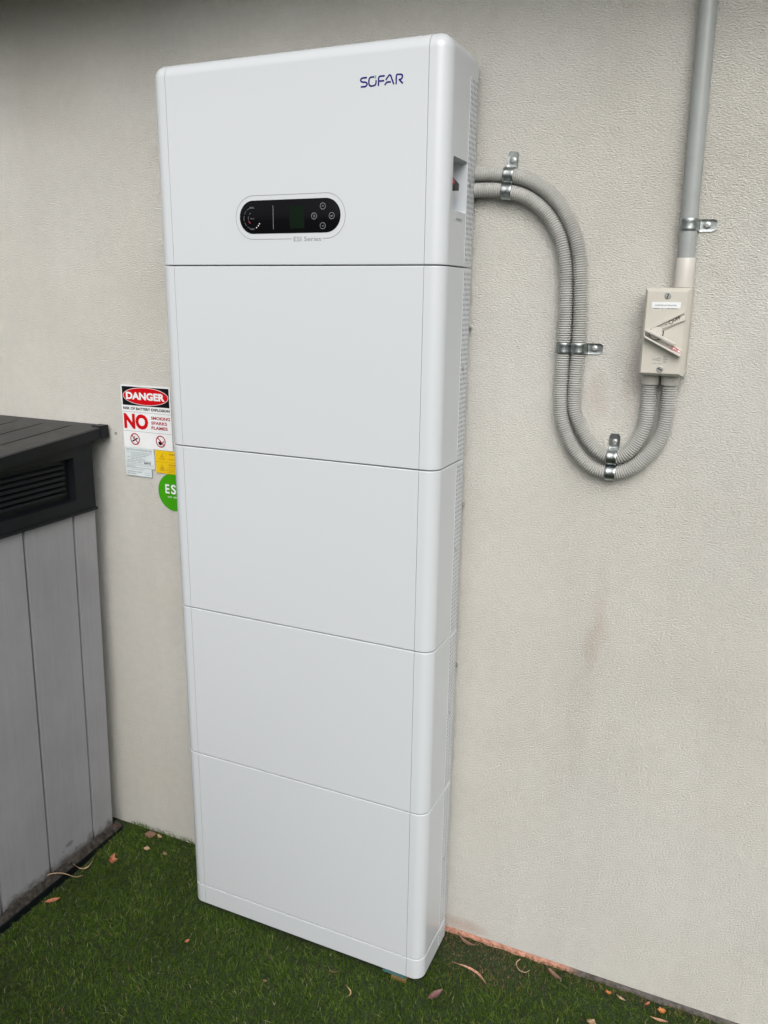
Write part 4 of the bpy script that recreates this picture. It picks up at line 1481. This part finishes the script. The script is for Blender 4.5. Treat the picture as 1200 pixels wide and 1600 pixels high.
leaf('fallen_leaf', -0.4150, -0.2180, ZG + .005, 0.050, 0.007, 0.9, 'leaf_tan', 'narrow curled tan leaf along the dark shed tray', bend=.25, curl=.5, cup=.6)
leaf('fallen_leaf', 0.0390, -0.3190, ZG + .004, 0.014, 0.009, 1.2, 'leaf_rust', 'tiny orange brown leaf on turf in front of the cabinet left end', curl=.4, cup=.5, roll=.4, jag=.3)
leaf('fallen_leaf', 0.7750, -0.0920, ZG + .004, 0.092, 0.0085, -0.35, 'leaf_pink', 'long salmon sickle shaped leaf on turf right of the cabinet', bend=-.20, curl=.2, cup=.5, n_=22)
leaf('fallen_leaf', 0.7050, -0.2030, ZG + .005, 0.048, 0.017, 1.05, 'leaf_maroon', 'dark maroon leaf on turf in front of the cabinet right corner', curl=.3, cup=.7, roll=.3)
leaf('fallen_leaf', 0.7230, -0.0080, ZG + .004, 0.060, 0.011, -0.25, 'leaf_brown', 'thin brown leaf on worn turf where wall meets the cabinet', curl=.3, cup=.5, bend=.1)
leaf('fallen_leaf', 0.9620, -0.0160, ZG + .004, 0.045, 0.014, -0.5, 'leaf_brown', 'brown leaf at the wall foot where the salmon strip ends', curl=.3, cup=.6, jag=.2)
leaf('fallen_leaf', 1.0960, -0.0150, ZG + .004, 0.018, 0.014, 0.6, 'leaf_orange', 'small bright orange leaf near the dark strip of wall foot', curl=.4, cup=.5, jag=.4, tilt=.4)
leaf('fallen_leaf', 1.1300, -0.0180, ZG + .004, 0.022, 0.008, -0.3, 'leaf_tan', 'slim tan leaf just right of the bright orange leaf', curl=.3, cup=.5)
leaf('fallen_leaf', 1.2250, -0.0130, ZG + .004, 0.020, 0.015, 0.2, 'leaf_orange', 'orange leaf close to the wall, rightmost of the orange ones', curl=.5, cup=.5, jag=.4, roll=.3)
leaf('fallen_leaf', 1.2240, -0.0420, ZG + .004, 0.036, 0.009, 0.1, 'leaf_pink', 'flat pinkish leaf just in front of the rightmost orange leaf', curl=.2, cup=.3)
leaf('fallen_leaf', 1.0750, -0.1230, ZG + .004, 0.028, 0.020, 1.3, 'leaf_tan', 'ragged pale orange leaf at the bottom edge of the photo', curl=.5, cup=.5, jag=.8, tilt=.3)
leaf('fallen_leaf', 0.2990, -0.3430, ZG + .003, 0.012, 0.008, 0.2, 'leaf_brown', 'speck of brown leaf on turf in front of the cabinet middle', curl=.4, cup=.5)
leaf('fallen_leaf', 0.5120, -0.2850, ZG + .005, 0.032, 0.0045, -1.1, 'leaf_tan', 'thin curved straw coloured leaf in front of the teal packer', bend=-.3, curl=.3, cup=.5)
leaf('fallen_leaf', 0.4430, -0.2460, ZG + .005, 0.026, 0.004, 0.2, 'leaf_brown', 'thin brown leaf near the cabinet front, left of packer', bend=.2, curl=.3)
leaf('fallen_leaf', 1.1900, -0.0080, ZG + .006, 0.018, 0.008, 0.9, 'leaf_rust', 'rust leaf scrap against the dark strip of the wall foot', curl=.4, jag=.4)
leaf('fallen_leaf', -0.4580, -0.0350, 0.000, 0.022, 0.014, 1.2, 'leaf_rust', 'small rust leaf caught between shed corner and wall', curl=.4, cup=.6, jag=.3, tilt=.6)

def twig(pts, r, mat, label):
    bm = bmesh.new()
    path = catmull([Vector(p) for p in pts], 0.003)
    prev = None
    for i, p in enumerate(path):
        t = (path[min(len(path) - 1, i + 1)] - path[max(0, i - 1)]).normalized()
        s_ = t.cross(Vector((0, 0, 1))).normalized()
        u_ = s_.cross(t)
        rr3 = r * (1 - .5 * i / len(path))
        ringv = [bm.verts.new(p + s_ * rr3 * math.cos(2 * PI * k / 6) + u_ * rr3 * math.sin(2 * PI * k / 6)) for k in range(6)]
        if prev:
            for k in range(6):
                bm.faces.new((prev[k], prev[(k + 1) % 6], ringv[(k + 1) % 6], ringv[k]))
        else:
            bm.faces.new(ringv[::-1])
        prev = ringv
    bm.faces.new(prev)
    bmesh.ops.recalc_face_normals(bm, faces=bm.faces)
    o = obj('twig', bm, mat, None, smooth=True, loc=pts[0])
    tag(o, label, 'twig', 'twigs on the turf')
twig([(-.474, -.318, .006), (-.455, -.300, .010), (-.430, -.283, .006), (-.408, -.262, -.014), (-.398, -.243, -.018)], 0.0018, 'leaf_tan', 'pale straw twig lying across the dark shed tray')
twig([(.868, -.004, -.018), (.862, -.018, -.020), (.872, -.034, -.022), (.890, -.037, -.022), (.900, -.024, -.022)], 0.0018, 'leaf_tan', 'hooked straw coloured twig at the wall foot beside salmon strip')

# ------------------------------------------------------------------ final survey corrections
# (the cabinet stands 30 mm clear of the wall; the wall fittings are 1 % larger than first measured)
for o in list(C.objects):
    if o.parent is not None or 'category' not in o:
        continue
    c = o['category']
    if o.name.startswith('battery_cabinet') or o.name.startswith('levelling_packer'):
        o.location += Vector((0, -0.018, 0.0167))
    elif c in ('leaf', 'twig'):
        o.location.y = o.location.y * 1.0017 - 0.0151
        if c == 'twig':
            o.location.z += 0.008
    elif c in ('conduit', 'pipe clamp', 'isolator', 'sign', 'label', 'sticker', 'fixing', 'shed'):
        k = 1.0102
        o.scale = (k, k, k)
        o.location = Vector((o.location.x * k - 0.0124, o.location.y * k, o.location.z * k))
